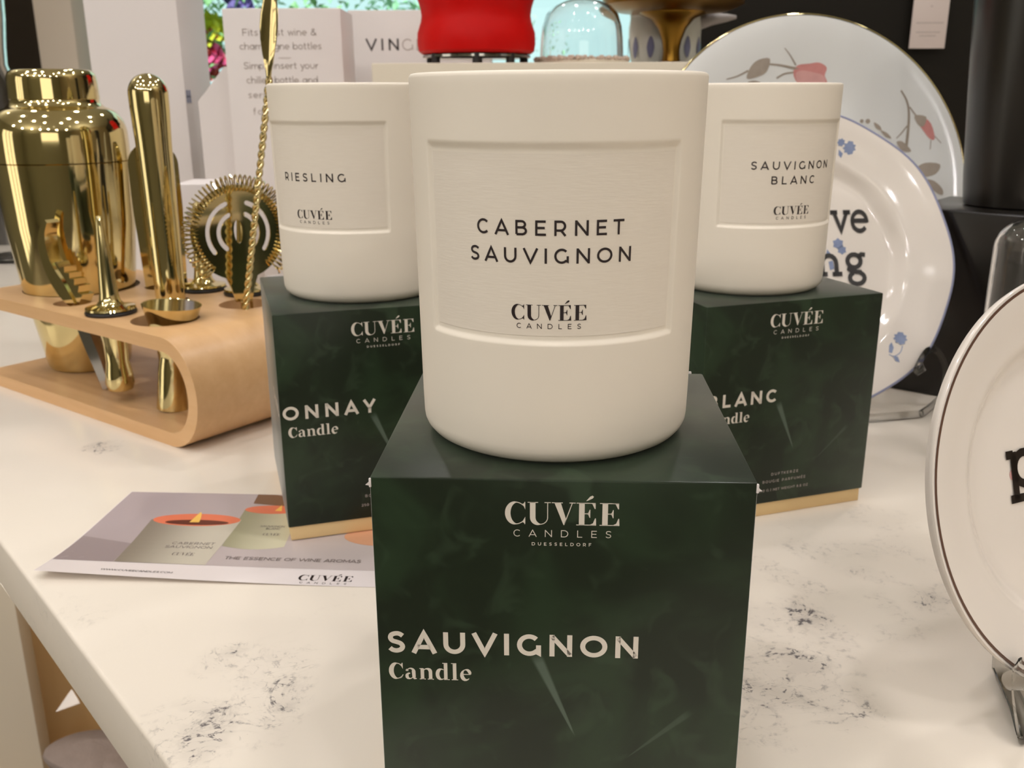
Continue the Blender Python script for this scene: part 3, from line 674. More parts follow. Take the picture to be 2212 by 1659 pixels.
# pourers
def pourer():
    t = thing('bottle_pourer', '', 'pourer', (0, 0, 0))
    mb = MB(); mb.lathe([(.0155, 0), (.0162, .0006), (.0158, .0018), (.0090, .0034), (.0068, .006), (.0060, .011), (.0046, .032), (.0032, .050), (.0024, .0605), (.0016, .062), (.0005, .0622)], 48); build('spout', mb, 'gold', t)
    mb = MB(); mb.lathe([(.0100, -.0105), (.0110, -.0095), (.0112, -.0030), (.0162, -.0026), (.0166, -.0014), (.0160, -.0002)], 48); build('gasket', mb, 'rubber', t)
    mb = MB(); mb.lathe([(.0055, -.0565), (.0080, -.0555), (.0094, -.051), (.0088, -.044), (.0074, -.036), (.0078, -.022), (.0096, -.0107)], 48); build('plug', mb, 'gold', t)
    return t
P0 = pourer(); P0.location = sp_(.085, .020, TOPZ+.0027); P0['label'] = 'slim gold bottle pourer standing in front of the shaker'; P0['group'] = 'gold bottle pourers'
P1 = copy_tree(P0); P1.location = sp_(.103, .1065, TOPZ+.0027); P1['label'] = 'gold bottle pourer with black gasket half hidden behind the muddler'
P2 = copy_tree(P0); P2.location = sp_(.0655, .1165, TOPZ+.0027); P2['label'] = 'gold bottle pourer behind the coiled strainer'
# tongs
def strip(mb, P, Y, thick, dirn=Vector((.6, .8, 0))):
    Q = [at(x, y, Y) for x, y in P]; tri = tessellate_polygon([[Vector((x, -y, 0)) for x, y in P]]); n = len(Q); vs = [q-base for q in Q]+[q-base+dirn*thick for q in Q]
    fs = []
    for a, b, c in tri:
        A, B, D = P[a], P[b], P[c]
        if (B[0]-A[0])*(D[1]-A[1])-(B[1]-A[1])*(D[0]-A[0]) > 0: b, c = c, b
        fs += [(a, b, c), (a+n, c+n, b+n)]
    for i in range(n):
        j = (i+1) % n; fs.append((i, i+n, j+n, j))
    mb.add(vs, fs)
base = sp_(.139, .0175, TH)
t = thing('ice_tongs', 'gold ice tongs with toothed jaws leaning at the front of the stand', 'tongs', base)
mb = MB(); strip(mb, spline([(152, 664), (128, 640), (104, 602), (87, 556), (81, 520), (86, 490), (97, 475)], 4)+spline([(101, 482), (96, 505), (100, 540), (113, 575), (137, 612), (160, 655)], 4), .420, .009); build('jaw', mb, 'gold', t)
mb = MB(); strip(mb, [(160, 660), (150, 640), (138, 612), (125, 586), (113, 569), (121, 566), (128, 578), (138, 576), (139, 589), (149, 590), (150, 602), (160, 603), (160, 616), (170, 618), (168, 632), (178, 637), (172, 652), (168, 664)], .422, .009); build('jaw', mb, 'gold', t)
mb = MB(); strip(mb, spline([(162, 668), (190, 712), (214, 770), (236, 838)], 4)+[(222, 842)]+spline([(200, 790), (178, 740), (152, 672)], 4), .415, .008); build('handle', mb, 'steel', t)
# hawthorne strainer
p = sp_(.0365, .092, TH); t = thing('cocktail_strainer', 'round gold cocktail strainer with a coiled wire spring, standing on edge beside the RIESLING candle', 'strainer', p)
Rs = Matrix.Translation((-.0005, 0, .1105)) @ Matrix.Rotation(radians(34), 4, 'Z') @ Matrix.Scale(.95, 4)
XZ = Matrix(((1, 0, 0, 0), (0, 0, -1, 0), (0, 1, 0, 0), (0, 0, 0, 1)))
def slot(r0, r1, a0, a1):
    n = 12; mid = (r0+r1)/2; hw = (r1-r0)/2
    O_ = [(r1*cos(radians(a0+(a1-a0)*i/n)), r1*sin(radians(a0+(a1-a0)*i/n))) for i in range(n+1)]
    e1 = (mid*cos(radians(a1)), mid*sin(radians(a1))); O_ += [(e1[0]+hw*cos(radians(a1+90*0+k)), e1[1]+hw*sin(radians(a1+k))) for k in (45, 90, 135)]
    O_ += [(r0*cos(radians(a1-(a1-a0)*i/n)), r0*sin(radians(a1-(a1-a0)*i/n))) for i in range(n+1)]
    e0 = (mid*cos(radians(a0)), mid*sin(radians(a0))); O_ += [(e0[0]+hw*cos(radians(a0+k)), e0[1]+hw*sin(radians(a0+k))) for k in (-135, -90, -45)]
    return O_
ol = [(.034*cos(radians(a)), .034*sin(radians(a))) for a in range(-70, 251, 8)]+[(-.0085, -.040), (-.006, -.050), (.006, -.050), (.0085, -.040)]
mb = MB(); mb.prism(ol, -.0008, .0008, [slot(.0205, .0238, 110, 215), slot(.0125, .0158, 115, 230), slot(.0205, .0238, -35, 70), slot(.0125, .0158, -50, 65), [(x*.0032, y*.0085+.001) for x, y in circle(0, 0, 1, 16)]], T=Rs @ XZ); build('strainer_plate', mb, 'gold', t)
mb = MB(); tn = 56; pts = []
for i in range(tn*9+1):
    s_ = i/(tn*9); a = radians(-50+280*s_); b = 2*pi*tn*s_; rr = .0355+.0055*cos(b); pts.append((rr*cos(a), rr*sin(a), .0042+.0055*sin(b)))
mb.tube(pts, .00062, 5, T=Rs @ XZ); build('spring', mb, 'gold', t)
mb = MB()
for sx in (-.0032, .0032): mb.tube([(sx, -.004, .064), (sx, -.004, .04), (sx*.9, -.003, .004)], .0012, 8, T=Matrix.Rotation(radians(34), 4, 'Z'))
build('handle', mb, 'gold', t)
# twisted bar spoon
b0 = at(533, 640, .402); b1 = at(582, 165, .395); tip = at(589, -70, .393); ax = (b1-b0).normalized()
bot = b0+ax*((TH+.001-b0.z)/ax.z)
t = thing('bar_spoon', 'long twisted gold bar spoon with a leaf-shaped end, leaning by the RIESLING candle', 'spoon', bot)
s1 = ax.orthogonal().normalized(); s2 = ax.cross(s1); L = (b1-bot).length; n = 220
mb = MB()
for k in (0, pi):
    mb.tube([(ax*(L*i/n)+(s1*cos(k+2*pi*L*i/n/.0115)+s2*sin(k+2*pi*L*i/n/.0115))*.0011) for i in range(n+1)], .00135, 7)
build('twisted_shaft', mb, 'gold', t, angle=60)
ax2 = (tip-b1).normalized(); side = Vector((.93, -.36, 0)); side = (side-ax2*side.dot(ax2)).normalized(); nn = ax2.cross(side)
L2 = (tip-b1).length; prof = [(0, .0013, .0013), (.12, .0022, .0014), (.25, .0042, .0013), (.4, .0060, .0012), (.52, .0067, .0012), (.64, .0064, .0012), (.8, .0048, .0012), (.92, .0026, .0012), (1, .0008, .0008)]
vs = []; fs = []; sg = 16
for s_, wx, wy in prof:
    for k in range(sg):
        a = 2*pi*k/sg; vs.append(b1-bot-ax*.004+ax2*(L2*s_)+side*wx*cos(a)+nn*(wy*sin(a)-.0018*(cos(a)**2)*sin(pi*s_)))
for j in range(len(prof)-1):
    for k in range(sg): fs.append((j*sg+k, j*sg+(k+1) % sg, (j+1)*sg+(k+1) % sg, (j+1)*sg+k))
fs += [tuple(range(sg))[::-1], tuple((len(prof)-1)*sg+k for k in range(sg))]
mb = MB(); mb.add(vs, fs); build('leaf_end', mb, 'gold', t)

# ------------------------------------------------------------------ plates
def pmat(c, yaw, tilt):
    n = Vector((sin(yaw)*cos(tilt), -cos(yaw)*cos(tilt), sin(tilt))); U = Vector((cos(yaw), sin(yaw), 0)); V = n.cross(U)
    mt = Matrix((U, V, n)).transposed().to_4x4(); mt.translation = c; return mt
def prof_coupe(r): return -.10*(1-sm(.5, 1, r))
def prof_rim(r): return -.13*.55*(1-sm(.62, .74, r))-.13*.45*(1-sm(.7, 1, r))
def plate(name, label, c, yaw, tilt, R, prof, mat, rim_mat, rim_lab, rim_w, mod=None):
    t = thing(name, label, 'plate'); t.matrix_world = pmat(Vector(c), yaw, tilt)
    k = [.003, .15, .3, .45, .55, .58, .6, .62, .64, .66, .68, .7, .72, .74, .76, .8, .84, .88, .92, .95, .975, .99]
    pr = [(R*x, R*prof(x)) for x in k]+[(R, 0), (R*1.004, -.0008), (R*1.001, -.0018)]+[(R*x, R*prof(x)-.0038) for x in k[::-1]]
    mb = MB(); mb.lathe(pr, 128, mod=mod); body = build('dish', mb, mat, t, angle=60)
    f = lambda x, y, off=.00018: Vector((x, y, R*prof(hypot(x, y)/R)+off))
    r0, r1 = rim_w
    mb = MB(); vs = []; n = 128
    for x, off in ((r0, .00012), ((r0+r1)/2, .0003), (r1, .0002)):
        for i in range(n):
            a = 2*pi*i/n; k_ = mod(a, R*x) if mod else 1; vs.append((R*x*k_*cos(a), R*x*k_*sin(a), R*prof(min(1, x))+off))
    if r1 > 1: 
        for i in range(n):
            a = 2*pi*i/n; k_ = mod(a, R) if mod else 1; vs.append((R*1.0055*k_*cos(a), R*1.0055*k_*sin(a), -.0012))
    rows = len(vs)//n
    mb.add(vs, [(j*n+i, j*n+(i+1) % n, (j+1)*n+(i+1) % n, (j+1)*n+i)[::-1] for j in range(rows-1) for i in range(n)]); o = build('rim_line', mb, rim_mat, t, angle=80); o['label'] = rim_lab
    return t, f
def fan(mb, P, f):      # finely triangulated decal that follows the dish
    bm = bmesh.new(); vs = [bm.verts.new((x, y, 0)) for x, y in P]; bm.faces.new(vs)
    bmesh.ops.triangulate(bm, faces=bm.faces[:]); bmesh.ops.subdivide_edges(bm, edges=bm.edges[:], cuts=2, use_grid_fill=True)
    bmesh.ops.recalc_face_normals(bm, faces=bm.faces[:])
    bm.verts.index_update(); fl = sum(fc.normal.z for fc in bm.faces) < 0
    mb.add([f(v.co.x, v.co.y) for v in bm.verts], [[v.index for v in fc.verts][::-1] if fl else [v.index for v in fc.verts] for fc in bm.faces]); bm.free()
def stem(mb, P, w0, w1, f):
    S = spline(P, 5); n = len(S); ribbon2(mb, S, [w0+(w1-w0)*i/(n-1) for i in range(n)], f)
def ribbon2(mb, P, ws, f):
    vs = []
    for i in range(len(P)):
        a, b = P[max(0, i-1)], P[min(len(P)-1, i+1)]; d = Vector((b[0]-a[0], b[1]-a[1])).normalized()
        vs += [f(P[i][0]-d.y*ws[i]/2, P[i][1]+d.x*ws[i]/2), f(P[i][0]+d.y*ws[i]/2, P[i][1]-d.x*ws[i]/2)]
    mb.add(vs, [(2*i+1, 2*i+3, 2*i+2, 2*i) for i in range(len(P)-1)])
def decs(name, polys, mat, par, f, sp=True):
    for P in polys:
        mb = MB(); fan(mb, spline(P, 3, True) if sp else P, f); o = build(name, mb, mat, par)
    return o
# rose plate
c = Vector((.2815, .5612, .1389)); t, f = plate('rose_plate', 'large white plate with a gold rim and pink rosebuds, standing rearmost', c, .1337, .2826, .1384, prof_coupe, 'porcelain_cool', 'gold', 'thin gold line around the rim', (.993, 1.003))
g = lambda x, y: f(x, y, .0003)
decs('rose_print', [[(-.0055, .0937), (-.0019, .0991), (.0082, .1003), (.0163, .101), (.0231, .0971), (.0219, .0911), (.0241, .085), (.0123, .082), (-.0008, .0853)]], 'rose_pink', t, f)
decs('petal_print', [[(-.0034, .0926), (.0018, .0951), (.0116, .0937), (.0205, .0912), (.0225, .085), (.01, .082), (-.0004, .0853)]], 'rose_pale', t, g)
decs('rosebud_print', [[(.1036, .0541), (.1103, .0486), (.1135, .0362), (.1095, .0362), (.103, .0452), (.1005, .0492)]], 'rose_pink', t, f)
decs('leaf_print', [[(-.0465, .0881), (-.0436, .0971), (-.0369, .1026), (-.027, .1037), (-.0286, .0946), (-.0353, .0903)], [(-.0456, .0852), (-.0393, .0869), (-.0328, .0849), (-.039, .083)], [(.0971, .0558), (.1064, .0543), (.1048, .047), (.1005, .0478)],
    [(.0996, .0125), (.1063, .0166), (.1175, .0144), (.1139, .0068), (.1043, .0053)], [(.1063, .0021), (.1126, .001), (.1186, -.006), (.1184, -.0113), (.1122, -.0076)], [(.0652, .0525), (.0701, .0494), (.0714, .0455), (.0669, .0477)],
    [(.0708, .0456), (.076, .0434), (.0796, .0386), (.0747, .0402)], [(.0837, .0351), (.0886, .0354), (.0954, .0272), (.0887, .0277)], circle(.0549, .0539, .0016, 8), circle(.0600, .0536, .0020, 8)], 'leaf_grey', t, g)
mb = MB()
for P, w0, w1 in (([(-.065, .0867), (-.0552, .0895), (-.0455, .0941)], .0008, .0016), ([(-.0276, .0996), (-.0178, .099), (-.0065, .0971), (-.0009, .0961)], .0012, .0024), ([(-.0147, .1119), (-.0095, .1067), (-.0037, .0991)], .0006, .0014), ([(-.0198, .0891), (-.013, .0925), (-.0048, .0937)], .0016, .0012),
                  ([(.0855, .0767), (.0904, .0683), (.0927, .0581), (.0926, .0441), (.0914, .0301)], .0012, .0024), ([(.0931, .0631), (.0964, .0584), (.0996, .0544)], .001, .0012), ([(.0919, .048), (.0872, .042), (.0836, .0384)], .0012, .0008), ([(.1105, .0351), (.1099, .0274)], .0007, .0006), ([(.1135, .0381), (.1185, .032)], .0006, .0006)):
    mb = MB(); stem(mb, P, w0, w1, f); build('stem_print', mb, 'stem_grey', t)
# blue flower plate
def flower(x, y, r, n=9): return [(x+r*(1 if i % 2 else .74)*cos(pi*i/n), y+r*(1 if i % 2 else .74)*sin(pi*i/n)) for i in range(2*n)]
c = Vector((.2338, .401, .1032)); lob = lambda a, r: 1+(.0075*cos(9*a+.5) if r > .07 else 0)
t, f = plate('blue_flower_plate', 'blue-rimmed white plate with blue flowers and black typed letters, behind the BLANC carton', c, .0778, .3869, .1028, prof_rim, 'porcelain', 'blue_rim', 'blue glazed edge line', (.988, 1.002), lob)
decs('flower_print', [flower(.0372, .077, .0046), flower(.0315, .0808, .0028, 7), [(.0301, .0763), (.0329, .0736), (.0318, .0706), (.0299, .0727)], flower(.0636, -.0548, .0046),
    [(.0549, -.0642), (.0559, -.0593), (.0577, -.0572), (.0585, -.0611), (.0568, -.0648)], [(.0571, -.0665), (.0601, -.0674), (.0607, -.0713), (.0581, -.0703)], flower(.0291, .0128, .0042, 6), flower(.0315, .0085, .0034, 6), [(.0211, .0091), (.0236, .0058), (.0195, .0031)], [(.0215, .0005), (.0245, .0012), (.0252, -.0045), (.0222, -.0055)]], 'flower_blue', t, f, False)
mb = MB(); stem(mb, [(.0642, -.0600), (.0621, -.0645), (.0577, -.067), (.0548, -.0655)], .0005, .0006, f); build('stem_print', mb, 'flower_blue', t)
mb = MB(); g = lambda x, y: f(x, y, .0005)
text(mb, 've', typed, .0205, .0248, .0514, .0210, g, .155); text(mb, 'ng', typed, .0205, .0130, .0482, -.0092, g, .155); build('typed_lettering', mb, 'typed', t, smooth=False)
# plate at the right
c = Vector((.2412, .0827, .0768)); t, f = plate('brown_rim_plate', 'white plate with a brown edge line and one black typed letter, cut off at right', c, .4212, .288, .0738, prof_rim, 'porcelain', 'brown_rim', 'brown line just inside the edge', (.974, .989))
mb = MB(); g = lambda x, y: f(x, y, .0005); text(mb, 'p', typed, .0175, -.0280, -.0130, .0002, g, .17); build('typed_lettering', mb, 'typed', t, smooth=False)
decs('petal_print', [circle(-.0246, .0047, .0022, 10)], 'rose_pale', t, f)
# clear plate stands
t = thing('plate_stand', 'clear acrylic plate stand with curved side arms under the blue-rimmed plate', 'plate stand', (.25, .39, 0))
o3 = Vector((.25, .39, 0)); mb = MB()
pth = spline([tuple(v-o3) for v in (at(1978, 800, .372), at(1990, 776, .376), at(2004, 757, .384), at(2024, 757, .390), at(2040, 785, .393), at(2043, 815, .394), atz(2036, 850, .008), atz(2018, 872, .003), atz(1990, 893, .003))], 5)
mb.tube(pth, .0026, 10, flat=.6); build('arm', mb, 'acrylic', t)
mb = MB(); q0 = atz(1990, 893, .003)-o3; mb.tube(spline([tuple(q0), (q0.x-.035, q0.y-.008, .003), (-.02, -.03, .003), (-.09, -.03, .003)], 5), .0026, 10, flat=.6); build('foot_bar', mb, 'acrylic', t)
mb = MB(); mb.tube([tuple(at(1986, 786, .372)-o3), tuple(at(1990, 797, .369)-o3), tuple(at(1978, 806, .368)-o3)], [.002, .003, .002], 10); build('hook', mb, 'acrylic', t)
mb = MB(); mb.tube([(-.10, -.03, .003), (-.105, .0, .006), (-.108, .03, .04), (-.10, .045, .075)], .0026, 10); build('arm', mb, 'acrylic', t)
t = thing('plate_stand', 'clear acrylic plate stand with a rounded front foot under the brown-edged plate', 'plate stand', (.2412, .0827, 0))
o3 = Vector((.2412, .0827, 0)); nf = Vector((sin(.4212), -cos(.4212), 0)); Uf = Vector((cos(.4212), sin(.4212), 0))
def easel_strip(x0):
    o = Uf*x0; P = []
    for a, z in [(.0275, .004), (.0265, .0055), (.0245, .011), (.0222, .018), (.0205, .0245)]: P.append(o+nf*(a)+Vector((0, 0, z)))
    vs = []; fs = []; w = .0048; th = .0032
    full = spline([tuple(v) for v in P], 4)
    mb = MB(); k = len(full); wd = [w*min(1, sqrt(max(.02, (i+.6)/4*(2-(i+.6)/4)))) if i < 4 else w for i in range(k)]
    for i, p_ in enumerate(full):
        p_ = Vector(p_); vs += [p_-Uf*wd[i], p_+Uf*wd[i], p_+Uf*wd[i]+Vector((0, 0, -th)), p_-Uf*wd[i]+Vector((0, 0, -th))]
    for i in range(k-1):
        for e in range(4): fs.append((4*i+e, 4*i+(e+1) % 4, 4*i+4+(e+1) % 4, 4*i+4+e))
    fs += [(3, 2, 1, 0), tuple(4*(k-1)+e for e in range(4))]
    mb.add(vs, fs); build('foot', mb, 'acrylic', t, angle=40)
    mb = MB(); h0 = o+nf*.0165+Vector((0, 0, .0175)); mb.tube([tuple(h0), tuple(h0+nf*.005+Vector((0, 0, .004))), tuple(h0+nf*.0055+Vector((0, 0, .0105)))], [.003, .0042, .003], 14); build('lip', mb, 'acrylic', t)
    mb = MB(); mb.tube([tuple(o+nf*.025+Vector((0, 0, .0035))), tuple(o*.82+nf*.016+Vector((0, 0, .0035))), tuple(o*.5-nf*.004+Vector((0, 0, .0035))), tuple(o*.4-nf*.012+Vector((0, 0, .045)))], .003, 8); build('back_leg', mb, 'acrylic', t)
easel_strip(-.0475); easel_strip(.0475)

# ------------------------------------------------------------------ black riser, vase, glass dome
rd = Vector((.766, -.643, 0)); rn = Vector((.643, .766, 0)); RA = atan2(-.643, .766); r0 = Vector((.3145, .4424, 0))
t = thing('display_riser', 'black lacquered display block standing behind the blue-rimmed plate', 'display block', r0, RA)
mb = MB(); mb.rbox(0, .42, 0, .098, 0, .1325, .002); build('block', mb, 'black_gloss', t)
p = r0+rd*.058+rn*.0575; t = thing('black_vase', 'tall black tapered vase on the black block, cut off at the right', 'vase', p+Vector((0, 0, .1325)))
mb = MB(); mb.lathe([(.033, 0), (.0355, .001), (.0375, .02), (.043, .1), (.0475, .19), (.048, .225), (.046, .23), (.0445, .226), (.043, .18), (.036, .03), (.001, .02)], 72); build('body', mb, 'black_vase', t)
p = at(2232, 600, .30); t = thing('glass_dome', 'small clear glass dome between the black block and the brown-edged plate', 'glass dome', (p.x, .30, 0))
zt = at(2225, 467, .30).z; rr = .0225
def dome(mb, r, zt, th):
    o = [(r, .004), (r, zt-r*.8)]+[(r*cos(radians(a)), zt-r*.8+r*.8*sin(radians(a))) for a in range(10, 90, 8)]+[(.0006, zt)]
    i = [(.0006, zt-th)]+[((r-th)*cos(radians(a)), zt-r*.8+(r*.8-th)*sin(radians(a))) for a in range(82, 0, -8)]+[(r-th, zt-r*.8), (r-th, .004)]
    full = o+i; seg = 64; vs = []; fs = []
    for rad, z in full:
        for k in range(seg): vs.append((rad*cos(2*pi*k/seg), rad*sin(2*pi*k/seg), z))
    n = len(full)
    for j in range(n):
        l = (j+1) % n
        for k in range(seg): fs.append((j*seg+k, j*seg+(k+1) % seg, l*seg+(k+1) % seg, l*seg+k))
    mb.add(vs, fs)
mb = MB(); dome(mb, rr, zt, .0016); build('bell', mb, 'glass', t)
mb = MB(); mb.lathe([(.026, 0), (.027, .001), (.027, .003), (.0255, .004), (.001, .004)], 48); build('base', mb, 'gold_dark', t)

# ------------------------------------------------------------------ cartons and props behind
def prop_box(name, label, cat, x0, x1, y0, y1, z0, z1, mat, rz=0., part='carton'):
    c = Vector(((x0+x1)/2, (y0+y1)/2, z0)); t = thing(name, label, cat, c, rz)
    mb = MB(); mb.rbox(x0-c.x, x1-c.x, y0-c.y, y1-c.y, 0, z1-z0, .0012); b = build(part, mb, mat, t); return t, b, c
a0, a1 = at(478, 17, .80), at(735, 18, .80)
t, b, c = prop_box('wine_cooler_carton', 'pinkish white carton printed with instructions about wine and bottles', 'carton', a0.x, a1.x, .80, .876, 0, (a0.z+a1.z)/2, 'white_card')
def tx(s, px0, px1, rowb, cap, w=.13, font=sans, Y=.80, c=None):
    q0, q1 = at(px0, rowb, Y), at(px1, rowb, Y); return text(mb, s, font, cap, q0.x-c.x, q1.x-c.x, (q0.z+q1.z)/2-c.z, lambda a, b_: Vector((a, Y-c.y-.0003, b_)), w)
mb = MB(); K = 0.00049
tx('Fits most wine &', 524, 684, 77, 14*K, c=c); tx('champagne bottles', 518, 695, 107, 14*K, c=c); tx('Simply insert your', 527, 688, 149, 14*K, c=c); tx('chilled bottle and', 533, 687, 180, 14*K, c=c); tx('serve', 537, 590, 212, 14*K, c=c); tx('fo', 548, 568, 248, 14*K, c=c)
q0 = at(605, 125, .80); mb.rbox(q0.x-c.x-.0015, q0.x-c.x+.0115, -.0385, -.0383, q0.z-.0002, q0.z+.0002)
build('instruction_lettering', mb, 'light_ink', b, smooth=False)
b0_, b1_ = at(750, 22, 1.0), at(1060, 22, 1.0)
t, b, c = prop_box('wine_cooler_carton', 'pinkish white carton with bold spaced capitals, half hidden behind the red jar', 'carton', b0_.x, b1_.x, 1.0, 1.09, 0, b0_.z, 'white_card')
mb = MB(); tx('VIN', 790, 862, 109, .0136, .17, Y=1.0, c=c); build('bold_lettering', mb, 'dark_ink', b, smooth=False)
mb = MB(); tx('GLACÉ', 869, 1000, 109, .0136, .10, Y=1.0, c=c); build('light_lettering', mb, 'light_ink', b, smooth=False)
# low cream display box
k0, k1 = at(802, 137, .70), at(1540, 137, .70); KZ = .2385
t, b, c = prop_box('display_plinth', 'cream display plinth carrying the red jar and the glass cloche', 'plinth', k0.x, k1.x+.03, .70, .96, 0, KZ, 'warm_card')
# red jar on black feet
t = thing('red_jar', 'glossy red ribbed jar on short black feet', 'jar', (.0036, .765, KZ))
fz_ = .0095
mb = MB(); mb.lathe([(.046, fz_), (.054, fz_+.0005), (.0572, fz_+.003), (.0583, fz_+.010), (.0580, fz_+.020), (.0545, fz_+.030), (.0535, fz_+.036), (.0545, fz_+.043), (.0580, fz_+.054), (.0582, fz_+.066), (.0545, fz_+.077), (.0535, fz_+.083), (.055, fz_+.09), (.058, fz_+.10), (.054, fz_+.112), (.03, fz_+.118), (.001, fz_+.119)], 96); build('body', mb, 'red', t)
mb = MB(); mb.lathe([(.0520, fz_-.0035), (.0535, fz_-.003), (.0535, fz_-.001), (.051, fz_-.0005)], 64); build('base_ring', mb, 'steel', t)
for aa in (-140, -88, -48, 20, 90, 160):
    mb = MB(); mb.lathe([(.0035, 0), (.0042, .0005), (.0042, fz_-.001), (.004, fz_)], 20, Matrix.Translation((.050*cos(radians(aa)), .050*sin(radians(aa)), 0))); build('foot', mb, 'rubber', t)
# glass cloche on a chipped-stone base
q0, q1 = at(1168, 120, .78), at(1350, 120, .78); cx = (q0.x+q1.x)/2; rr = (q1.x-q0.x)/2
t = thing('glass_cloche', 'clear glass cloche over a base edged with beige chippings', 'cloche', (cx, .80, KZ))
zt = at(1259, -2, .80).z-KZ
mb = MB(); T = Matrix.Translation((0, 0, .006))
def bell(r, zt, th):
    o = [(r*1.01, 0), (r, .01), (r*.985, zt*.35), (r*.95, zt*.55), (r*.86, zt*.75), (r*.7, zt*.88), (r*.45, zt*.97), (r*.2, zt*.998), (.0006, zt)]
    return o+[(max(.0005, x-th), z-(th if k > 3 else 0)) for k, (x, z) in list(enumerate(o))[::-1]]
full = bell(rr, zt-.006, .0018); seg = 72; vs = [(r_*cos(2*pi*k/seg), r_*sin(2*pi*k/seg), z_) for r_, z_ in full for k in range(seg)]; n = len(full)
mb.add(vs, [(j*seg+k, j*seg+(k+1) % seg, ((j+1) % n)*seg+(k+1) % seg, ((j+1) % n)*seg+k) for j in range(n) for k in range(seg)], T); build('bell', mb, 'glass', t)
mb = MB(); mb.lathe([(rr+.004, 0), (rr+.006, .0015), (rr+.006, .004), (rr+.003, .0055), (.001, .0055)], 64); build('base', mb, 'warm_card', t)
mb = MB(); r3 = random.Random(3)
for i in range(110):
    a = 2*pi*i/110+r3.uniform(-.02, .02); rad = rr+r3.uniform(.0015, .0055); sz = r3.uniform(.0014, .0026)
    T = Matrix.Translation((rad*cos(a), rad*sin(a), .005+sz*.5)) @ Matrix.Rotation(r3.uniform(0, 3), 4, 'Z') @ Matrix.Rotation(r3.uniform(0, 3), 4, 'X')
    mb.rbox(-sz, sz, -sz, sz, -sz*.8, sz*.8, sz*.3, 1, T)
o = build('chippings', mb, 'stone', t); o['label'] = 'ring of beige stone chippings'; o['kind'] = 'stuff'
# bronze pedestal dish
pc = at(1452, 60, .855); t = thing('pedestal_dish', 'dark gold pedestal dish on a slim flaring stem', 'dish', (pc.x, .855, KZ))
zd = at(1458, 24, .855).z-KZ; k_ = (.29891-.1432)/2*.95
mb = MB(); mb.lathe([(.028, 0), (.029, .0012), (.027, .003), (.010, .006), (.0092, .012), (.0090, zd-.040), (.0105, zd-.030), (.0150, zd-.018), (.0230, zd-.008), (.0340, zd-.0035), (.036, zd-.001)], 64); build('stem', mb, 'gold_dark', t)
mb = MB(); mb.lathe([(.001, zd-.0015), (.036, zd-.0015), (.060, zd), (k_, zd+.006), (k_+.0015, zd+.012), (k_, zd+.014), (k_-.003, zd+.009), (.05, zd+.004), (.001, zd+.003)], 96); build('dish', mb, 'gold_dark', t)
# patterned jug
q0, q1 = at(1358, 120, .89), at(1526, 90, .89); cx = (q0.x+q1.x)/2; rj = (q1.x-q0.x)/2*.96
t = thing('patterned_jug', 'pale glazed jug with blue oval spots behind the pedestal dish', 'jug', (cx, .915, KZ))
jt = at(1440, 27, .89).z-KZ
jp = [(.8, 0), (.86, .003/jt), (.93, .2), (.98, .5), (.985, .75), (.95, .92), (.955, .97), (.97, 1.0), (.93, 1.0), (.9, .95), (.9, .2), (.02, .12)]
mb = MB(); mb.lathe([(rj*r_, jt*z_) for r_, z_ in jp], 72); build('body', mb, 'jug', t)
mb = MB()
for i in range(12):
    for row, off in ((.50, 0), (1.02, .5)):
        a = 2*pi*(i+off)/12; rx, rz = .0046, .0115
        def f(x, z, a=a, row=row): 
            th = a+x/rj; return Vector((rj*.992*cos(th), rj*.992*sin(th), jt*row*.75+z))
        P = [(rx*cos(2*pi*k/20)*(1-.25*abs(sin(2*pi*k/20))), rz*sin(2*pi*k/20)) for k in range(20)]
        if jt*row*.75+rz < jt*.96: mb.fill(P, f)
build('oval_pattern', mb, 'jug_blue', t, smooth=False)
mb = MB(); e0 = Vector((rj*.93, 0, jt*.90)); e1 = Vector((at(1590, 37, .915).x-cx, 0, at(1590, 37, .915).z-KZ)); mb.tube([tuple(e0-Vector((.004, 0, .004))), tuple(e0+(e1-e0)*.35), tuple(e0+(e1-e0)*.75), tuple(e1)], [.0085, .007, .0045, .002], 20); build('spout', mb, 'jug_grey', t)

# black display panel with a hanging tag
bx = at(1500, 200, 1.12).x
t = thing('room_divider', 'tall black room divider standing behind the plates', 'room divider', (bx, 1.12, 0))
mb = MB(); mb.rbox(0, 1.05, 0, .02, .02, .75, .002); build('board', mb, 'black_board', t)
for xx in (.1, .95):
    mb = MB(); mb.rbox(xx-.02, xx+.02, -.06, .10, 0, .02, .002); build('foot', mb, 'black_board', t)
q0, q1, q2 = at(1964, 0, 1.105), at(1953, 105, 1.105), at(2036, 108, 1.105)
w_ = q2.x-q1.x; t = thing('hanging_tag', 'white hanging product tag in front of the black room divider, above the rose plate', 'tag', (q1.x+.006, 1.105, q1.z))
mb = MB(); mb.rbox(0, w_-.004, -.0006, .0006, 0, .105, .0004); cd = build('card', mb, 'tag', t)
mb = MB()
for zz, xa, xb, hh in ((.0630, .010, .040, .0022), (.0515, .023, .026, .0018), (.0310, .006, .042, .0018), (.0195, .007, .039, .0016), (.0150, .012, .034, .0016)):
    x = xa; r3 = random.Random(int(zz*1e5))
    while x < xb:
        w2 = r3.uniform(.0012, .0032); mb.rbox(x, min(xb, x+w2), -.0009, -.0007, zz, zz+hh); x += w2+.0006
build('print_lines', mb, 'light_ink', cd, smooth=False)
mb = MB(); mb.tube([(w_/2, 0, .1), (w_/2+.001, .006, .3), (w_/2, .0148, .46)], .0006, 6); build('string', mb, 'rubber', t)
